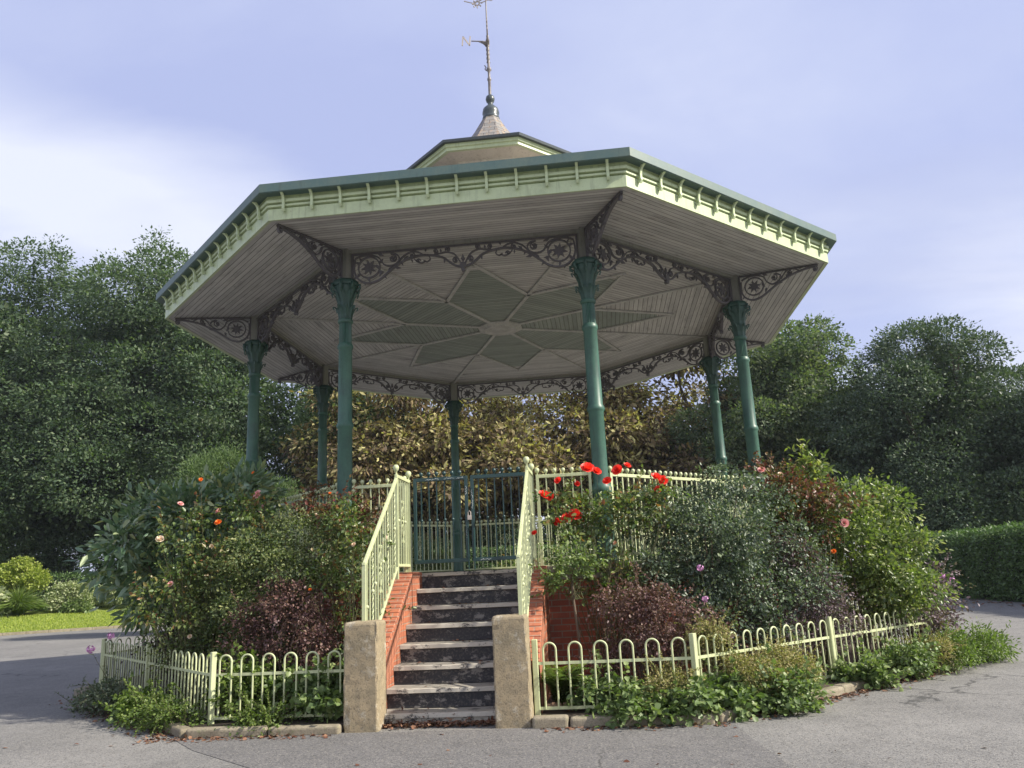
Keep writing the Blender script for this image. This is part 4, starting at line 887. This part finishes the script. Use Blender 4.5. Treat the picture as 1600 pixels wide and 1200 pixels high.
mantle('lady_mantle','large lady\'s mantle with dull brown froth below the right corner post',(2.55,-6.6,0),[(2.55,-6.52,.15,.34,.22,.18),(3.0,-6.3,.15,.34,.25,.18)],'leaf_mantle',250,48,L=.085,group=GR)
def froth(label,base,lobes,seed,n=650):
    return shrub('frothy_plant',label,'plant',base,lobes,'leaf_froth',n,16,.045,.022,.018,seed,nsub=8,flat=.7,zmin=.0,nst=40,sr=.004,stem='stem_green',group=GR)
froth('frothy brown seed heads of lady\'s mantle leaning on the fence at right',(3.3,-5.95,0),[(3.5,-5.82,.34,.40,.30,.20),(3.15,-6.1,.38,.24,.2,.15),(3.85,-5.5,.30,.24,.22,.15)],49,760)
froth('brown flower froth rising behind the hoops left of the right corner post',(2.75,-5.9,.1),[(2.8,-5.9,.62,.22,.16,.26)],50,160)
froth('brownish seed heads among green leaves below the right corner post',(2.2,-6.35,0),[(2.35,-6.3,.38,.22,.15,.14),(2.15,-6.45,.25,.18,.12,.12)],51,150)
mantle('lady_mantle','green lady\'s mantle at the foot of the middle post on the right',(4.55,-4.75,0),[(4.75,-4.6,.15,.26,.22,.17)],'leaf_mantle',130,52,L=.085,group=GR)
mantle('leafy_plant','dark green leaves under the brown froth beside the right corner',(3.4,-6.1,0),[(3.45,-6.05,.16,.42,.28,.18)],'leaf_mantle',200,53,L=.07,group=GR)
shrub('trailing_plant','bright green trailing plant spilling over the kerb at the far right','plant',(6.2,-3.2,0),[(5.6,-3.75,.14,.32,.26,.16),(6.2,-3.2,.20,.45,.36,.24),(6.8,-2.65,.2,.5,.4,.24),(7.2,-2.25,.13,.4,.34,.15)],'leaf_fern',1100,9,.06,.05,.018,54,nsub=8,zmin=0,nst=30,sr=.005,stem='stem_green',outw=1.0,up=.3,group=GR)
mantle('lady_mantle','pale leaves in the trailing green at the right end of the kerb',(5.55,-4.0,0),[(5.5,-3.95,.2,.32,.26,.18)],'leaf_mantle',110,55,L=.07,group=GR)
froth('ochre seed heads in the trailing plants at the far right',(6.0,-3.6,0),[(6.0,-3.6,.28,.26,.2,.14)],56,160)
# fern
FT=thing('fern','bright green fern fronds behind the hoops beside the right pillar','fern',(1.2,-6.05,.1)); rng=np.random.default_rng(60); parts=[]; mb=MB()
for k in range(20):
    a=2*PI*k/20+rng.normal()*.2; L=.42+.2*rng.random(); pts=[]
    for i in range(13):
        s=i/12; rr_=L*(.15*s+.6*s*s); z=L*1.25*(s-.45*s*s*s); pts.append(np.array([math.cos(a)*rr_,math.sin(a)*rr_,z]))
    mb.tube([tuple(p) for p in pts],[.005*(1-.8*i/12) for i in range(13)],4,cap=False)
    C=[];D=[];LL=[]
    for s in np.linspace(.1,1,26):
        q=s*12; i=min(int(q),11); p=pts[i]+(pts[i+1]-pts[i])*(q-i); tg=nrm(pts[min(i+1,12)]-pts[i]); sd_=nrm(np.cross(tg,[0,0,1]))
        for e in(-1,1): C.append(p);D.append(sd_*e+tg*.35-np.array([0,0,.15]));LL.append(.13*math.sin(PI*min(1,s*.85+.15))**.8+.015)
    C=np.array(C);D=np.array(D);LL=np.array(LL); parts.append(leaves(C,D,np.tile([[0,0,1.]],(len(C),1)),LL,LL*.2,np.clip(rng.random()*.6+rng.random(len(C))*.4,0,1)))
V,F,T=join(parts); link('fronds',npmesh('fronds',V,F,'leaf_fern',T),FT); mb.build('stalks','stem_green',FT)
# fallen leaves
rng=np.random.default_rng(70); C=[]
def sc(n,f): 
    for _ in range(n): C.append(f())
sc(520,lambda:(rng.uniform(-.70,.56),-6.36+rng.normal()*.055,.008+abs(rng.normal())*.022))
sc(320,lambda:(rng.uniform(-3.2,-1.1),-6.72+rng.normal()*.07,.008))
sc(160,lambda:(rng.uniform(1.0,2.9),-6.74+rng.normal()*.07,.008))
def dg():
    s=rng.uniform(0,4.6); o_=abs(rng.normal())*.13+.04; return (3.0+s*.707+o_*.707,-6.35+s*.707-o_*.707,.008)
sc(750,dg)
def dl():
    s=rng.uniform(0,4.6); o_=abs(rng.normal())*.16+.04; return (-2.9-s*.707-o_*.707,-6.45+s*.707-o_*.707,.008)
sc(750,dl)
def dd():
    a=rng.uniform(0,2*PI); r_=rng.uniform(4.6,6.4); return (r_*math.cos(a),r_*math.sin(a),.108)
sc(900,dd)
sc(50,lambda:(rng.uniform(-.7,.7),rng.uniform(-6.2,-4.2),0)); 
for i in range(len(C)-50,len(C)):
    x,y,z=C[i]; k=min(7,max(0,int((y-Y0)/GO))); C[i]=(x,y,.13+SH*k+.006)
sc(260,lambda:(14.3-abs(rng.normal())*.6,rng.uniform(8,24),.008)); sc(120,lambda:(rng.uniform(-9,8),rng.uniform(-12,-6.8),.007))
C=np.array(C); n=len(C); D=rng.normal(size=(n,3)); D[:,2]*=.25; U=rng.normal(size=(n,3))*.35+np.array([0,0,1.]); ls=.024+.045*rng.random(n)
ls[n-380:n-120]*=2.4
V,F,T=leaves(C,D,U,ls,ls*.6,rng.random(n)); V[:,2]=np.maximum(V[:,2],.006)
o=link('leaf_litter',npmesh('leaf_litter',V,F,'dead_leaf',T)); tag(o,'dry brown fallen leaves lying along the kerb and steps','leaves',kind='stuff')
# ------------------------------------------------------------------ trees
def tree(label,base,trunk_h,crown,leaf,n,per,cr,L,W,seed,nsub=14,fr=(.22,.4),flat=.35,name='tree',rt=.35,inner=.7,shell=.3,spread=.85,limbs=12,fold=False,zmin=.2,fill=.45,core=.60,spires=0,cat='tree',group='trees behind the bandstand',**kw):
    rng=np.random.default_rng(seed); t=thing(name,label,cat,base,group); b=np.array(base)
    lb=[tuple(np.array(c[:3]))+tuple(c[3:]) for c in crown]
    sl=sub_lobes(rng,lb,nsub,fr,spread,.85,core)
    for q in range(spires):
        c=lb[q%len(lb)]; a_=rng.random()*2*PI; e_=.85*rng.random()**.5; zt_=c[2]+c[5]*math.sqrt(1-e_*e_)*.92; w_=c[3]*rng.uniform(.07,.12)
        sl.append((c[0]+math.cos(a_)*e_*c[3],c[1]+math.sin(a_)*e_*c[4],zt_,w_,w_,w_*rng.uniform(2.2,3.8)))
    P,NN=lobe_points(rng,sl,n,inner=inner,shell=shell); k=P[:,2]>zmin; P=P[k];NN=NN[k]
    m_=int(n*fill); ls_=np.array(lb); ii=rng.choice(len(ls_),m_,p=(ls_[:,3:].prod(1)/ls_[:,3:].prod(1).sum())); PI_=ls_[ii,:3]+unit(rng.normal(size=(m_,3)))*ls_[ii,3:]*(rng.random((m_,1))**.4*.62); PI_=PI_[PI_[:,2]>zmin+.4]
    V,F,T=foliage(rng,P,NN,per,cr,flat,L,W,fold,**kw); V2=foliage(rng,PI_,unit(rng.normal(size=PI_.shape)),6,cr*1.2,.8,L*1.5,W*1.9,fold,up=.1,rnd=1.0); V,F,T=join([(V,F,T),V2]); link('crown',npmesh('crown',V,F,leaf,T),t)
    top=max(c[2] for c in crown); mb=MB()
    pts=[(0,0,-.1),(rng.normal()*.1,rng.normal()*.1,trunk_h*.5),(rng.normal()*.2,rng.normal()*.2,trunk_h),(rng.normal()*.5,rng.normal()*.4,trunk_h+(top-trunk_h)*.6),(rng.normal()*.5,rng.normal()*.4,top)]
    mb.tube(pts,[rt*1.25,rt,rt*.85,rt*.5,rt*.12],10,cap=False)
    mb.build('trunk','bark',t)
    mb=MB(); idx=rng.choice(len(sl),min(limbs,len(sl)),replace=False)
    for q in idx:
        e=Vector(sl[q][:3]); s=Vector((0,0,trunk_h*rng.uniform(.75,1.15)+max(0,(e.z-trunk_h))*.25)); m1=s.lerp(e,.4)+Vector((0,0,.1*(e-s).length)); m2=s.lerp(e,.75)+Vector((rng.normal(),rng.normal(),rng.normal()))*.25
        mb.tube([s,m1,m2,e],[rt*.42,rt*.28,rt*.16,rt*.05],6,cap=False)
        for z in range(3):
            e2=e+Vector(rng.normal(size=3))*sl[q][3]*.6; mb.tube([m2,(m2+e2)/2+Vector((0,0,.2)),e2],[rt*.12,rt*.07,rt*.02],5,cap=False)
    mb.build('limbs','bark',t); return t
tree('tall dark beech at the left edge of the view',(-41.5,37,.9),3,[(0,0,17,9.0,8,8.5),(-1,0,8.5,10,8,6.5),(6,-2,7.8,6,6,6)],'leaf_beech',13000,12,.40,.25,.13,101,nsub=30,fr=(.13,.34),spread=.88,spires=22,zmin=.6)
tree('tallest dark green beech rising beside the left eave of the bandstand',(-29.4,38.0,.9),3,[(0,0,18.3,6.6,6.5,6.4),(-4,-1,12.4,7.2,7,7.4),(5,0,13,7.4,7,7.4),(0,0,6.8,11,8,6.2)],'leaf_beech',17000,12,.40,.24,.12,102,nsub=30,fr=(.13,.34),spread=.88,spires=40,zmin=.3)
tree('dark spreading tree behind the left columns',(-15.5,37,.3),3,[(0,0,10,7,6,7),(-2,0,5,7,6,5),(4,0,6,6,6,6)],'leaf_beech',8000,12,.4,.23,.12,103,nsub=20,fr=(.14,.34),zmin=.3)
tree('smaller bushy yew with upright light green tips left of the left columns',(-13.4,15.2,.1),1,[(0,0,3.8,1.7,1.7,3.1),(-1.3,0,2.9,1.6,1.8,2.5),(1.6,0,3.2,1.6,1.8,2.6)],'leaf_yew',6500,12,.17,.13,.035,104,name='yew_tree',nsub=16,fr=(.16,.34),spires=40,core=.8,outw=.8,up=.1,zmin=.1,flat=.8,droop=-.9)
for (x,y,c,sd,lab) in ((-10.0,32.0,[(0,-1,4.4,6.2,4,2.6),(0,0,10.0,6.0,5,5.0),(2,-1,6.8,5.8,5,3.3),(-3.4,0,7.2,4.4,4,4.0)],105,'golden brown horse chestnut behind the back left railing'),(-1.2,33.5,[(0,-1,4.2,6.4,4,2.4),(0,0,10.6,6.4,5,5.0),(-2,-1,7.2,5.0,5,3.0),(3,0,8.0,4.8,5,3.2)],106,'golden brown horse chestnut straight behind the gate, trunk showing'),(7.9,33.0,[(0,-1,4.2,6.4,4,2.6),(0,0,10.2,6.2,5,4.8),(2,-1,6.4,6,5,3.6),(-2.5,-1,7.0,4.5,4.5,3.2)],107,'sunlit golden horse chestnut seen between the right-hand columns')):
    tree(lab,(x,y,.0),4.0,c,'leaf_chestnut',5000,10,.34,.36,.155,sd,name='chestnut_tree',nsub=18,fr=(.16,.36),spread=.92,core=.7,flat=.3,droop=.5,outw=.9,zmin=1.3,rt=.45,inner=.62,shell=.6,limbs=34,fill=.0)
tree('tall pale-tipped lime tree beyond the right eave of the bandstand',(12.4,29.5,.0),3,[(0,0,11.0,4.0,4,4.4),(-1.5,0,8,4.6,4,4.5),(2,0,6.0,4.2,4,5)],'leaf_lime',9500,12,.28,.18,.10,108,name='lime_tree',nsub=22,fr=(.15,.34),zmin=.3)
tree('broad dark green holm oak above the right-hand hedge',(18.6,25.5,.0),2,[(0,0,8.5,4.6,4.5,3.9),(-2.2,0,5.5,4.5,4,4.2),(3,0,5.5,4.5,4,4.5),(0,-1,3.2,6,4,3)],'leaf_holly',16000,12,.24,.145,.08,109,name='oak_tree',nsub=26,fr=(.15,.34),spread=.88,spires=12,zmin=.2)
tree('grey-green tree at the right edge of the view',(24.0,22.5,.0),2,[(0,0,6.5,3.6,3.5,3.6),(0,0,3.5,4.2,3.5,3.4)],'leaf_holly',5500,12,.26,.15,.09,110,nsub=18,fr=(.15,.34),zmin=.2)
for k,(x,y,h,lab) in enumerate(((-12,28,5.0,'dark undergrowth bush low behind the far left railing'),(-5.5,29,4.2,'dark undergrowth bush below the left chestnut'),(1.6,29.5,4.0,'dark undergrowth bush between the chestnut trunks'),(8.5,29,5.0,'dark undergrowth bush below the right chestnut'),(-20,33.5,5.0,'dark undergrowth bush under the tall beech'),(-27,36,6.0,'dark undergrowth bush behind the left end hedge'),(-36,34.5,6.0,'dark undergrowth bush at the extreme left behind the hedge'))):
    tree(lab,(x,y,0),.4,[(0,0,h*.5,4.6 if x>-18 else 6,1.8,h*.55)],'leaf_beech',2200,12,.2,.17,.09,120+k,name='bush',cat='bush',nsub=12,zmin=.05,rt=.06,limbs=8,group='bushes under the trees')
for (x,y,h,lf,lab) in ((-3.0,5.3,2.5,'leaf_coton','bushy shrub in the bed behind the deck, left of the back column'),(-.6,5.7,2.3,'leaf_rose','yellow-green bramble-like shrub in the bed seen through the left gate leaf'),(1.4,5.7,2.35,'leaf_dome','sunlit yellow-green shrub in the bed seen through the right gate leaf'),(3.6,4.9,2.5,'leaf_redrose','reddish shrub in the bed behind the deck, right of the gate'),(-5.3,1.2,2.2,'leaf_coton','dark shrub in the bed on the far left side of the deck'),(5.6,1.0,2.3,'leaf_bluegreen','dark shrub in the bed behind the domed shrub')):
    shrub('back_shrub',lab,'shrub',(x,y,.1),[(x,y,h*.5,.95,.5,h*.52)],lf,900,11,.09,.07,.035,int(200+x*10),nsub=8,fr=(.25,.4),nst=14,sr=.012,group='shrubs behind the deck')
# hedges
def hedge(label,a,b,h,th,leaf,n,seed,z0=0,L=.09):
    rng=np.random.default_rng(seed); t=thing('hedge',label,'hedge',(a[0],a[1],z0),'clipped hedges'); d=np.array([b[0]-a[0],b[1]-a[1],0.]); Ln=np.linalg.norm(d); d/=Ln; nn=np.array([-d[1],d[0],0])
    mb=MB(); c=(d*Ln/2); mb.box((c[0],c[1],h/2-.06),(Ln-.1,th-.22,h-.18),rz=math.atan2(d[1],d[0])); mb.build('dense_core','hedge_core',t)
    m_=n; u=rng.random(m_)*Ln; side=rng.choice(3,m_,p=[.42,.42,.16]); z=rng.random(m_)*h; wob=.05*np.sin(u*1.3)+.04*np.sin(u*3.1+z*2)
    P=d*u[:,None]; off=np.where(side==0,th/2,np.where(side==1,-th/2,rng.uniform(-th/2,th/2,m_))); z=np.where(side==2,h+.02*np.sin(u*2),z)
    P=P+nn*(off+np.where(side<2,wob*np.sign(off),0)+rng.normal(size=m_)*.035)[:,None]; P[:,2]=z+rng.normal(size=m_)*.02
    NN=np.where((side==2)[:,None],np.array([[0,0,1.]]),nn*np.sign(off)[:,None])
    V,F,T=foliage(rng,P,NN,5,.06,.9,L,L*.6,False,up=.2,outw=.5,rnd=.7); link('foliage',npmesh('foliage',V,F,leaf,T),t); return t
leafmat('hedge_core_l',[(.012,.02,.008),(.012,.02,.008)],.8,0)
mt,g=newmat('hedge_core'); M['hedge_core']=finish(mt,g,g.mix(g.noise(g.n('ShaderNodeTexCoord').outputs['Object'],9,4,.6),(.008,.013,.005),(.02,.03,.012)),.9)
hedge('tall square-clipped dark green hedge along the road at right',(14.9,4.5),(15.3,24.5),2.28,1.1,'leaf_hedge',17000,131)
hedge('long clipped hedge behind the flower bed at far left',kp(-22,10.6),kp(15,10.6),1.95,1.0,'leaf_hedge',12000,132,.85,L=.12)
hedge('low clipped hedge beyond the road behind the bandstand',(-11.5,27),(10,27),2.9,1.0,'leaf_hedge',12000,133,0,L=.12)
def fb(name,label,t,s,z,r,leaf,n,seed,L,W,**kw):
    x,y=kp(t,s); return shrub(name,label,kw.pop('cat','shrub'),(x,y,z),[(x,y,z+r[2]*.9,r[0],r[1],r[2])],leaf,n,10,.10,L,W,seed,nsub=8,zmin=z,nst=10,sr=.012,group='shrubs in the far left flower bed',**kw)
P_=[]
def pp(px,py,d):  # helper used once for distances along sight of the far bed: returns world xy for a bearing
    return px
fb('golden_shrub','bright yellow-green shrub standing above the far left hedge',-.8,9.3,1.5,(1.35,.9,1.15),'leaf_yellow',700,141,.12,.08)
fb('variegated_shrub','cream-spotted green shrub left of centre in the far flower bed',1.5,8.0,.8,(1.25,.8,.72),'leaf_pale',650,142,.10,.07)
fb('low_shrub','low pale-leaved shrub at the right end of the far flower bed',4.0,8.2,.8,(1.5,.8,.55),'leaf_pale',600,143,.10,.06)
fb('broadleaf_plant','large grey-green leaved plant at the extreme left of the far flower bed',-2.1,7.2,.75,(.9,.6,.6),'leaf_pale',180,144,.22,.16,cat='plant')
fb('low_shrub','small bright green perennial in front of the cream-spotted shrub',2.0,7.0,.72,(.8,.4,.28),'leaf_mantle',240,145,.12,.09,cat='plant')
# ornamental grass
x,y=kp(-.9,7.2); GT2=thing('ornamental_grass','rounded tuft of feathery ornamental grass in the far left bed','grass plant',(x,y,.75)); rng=np.random.default_rng(150); n=1600
a=rng.random(n)*2*PI; e=rng.random(n)**.6; D=np.stack([np.cos(a)*e,np.sin(a)*e,1.15-.5*e],1); Ln=1.0+.6*rng.random(n)
p0=np.stack([np.cos(a)*.15*e,np.sin(a)*.15*e,np.zeros(n)],1); V1=leaves(p0,D,rng.normal(size=(n,3)),Ln*.75,np.full(n,.035),rng.random(n),False)
p1=p0+unit(D)*Ln[:,None]*.6; D2=D.copy(); D2[:,2]-=.9; V2=leaves(p1,D2,rng.normal(size=(n,3)),Ln*.45,np.full(n,.04),rng.random(n),False)
V,F,T=join([V1,V2]); link('blades',npmesh('blades',V,F,'leaf_fern',T),GT2)

# ------------------------------------------------------------------ air
mt,g=newmat('haze'); pv=g.n('ShaderNodeVolumePrincipled',ins={'Color':(.80,.86,1.0,1),'Density':.0003,'Anisotropy':.2}); ou=g.n('ShaderNodeOutputMaterial'); g.l.new(pv.outputs[0],ou.inputs['Volume']); M['haze']=mt
mb=MB(); mb.box((0,60,14.0),(850,730,32)); o=mb.build('haze','haze'); tag(o,'thin pale summer haze softening the far trees','haze',kind='stuff')
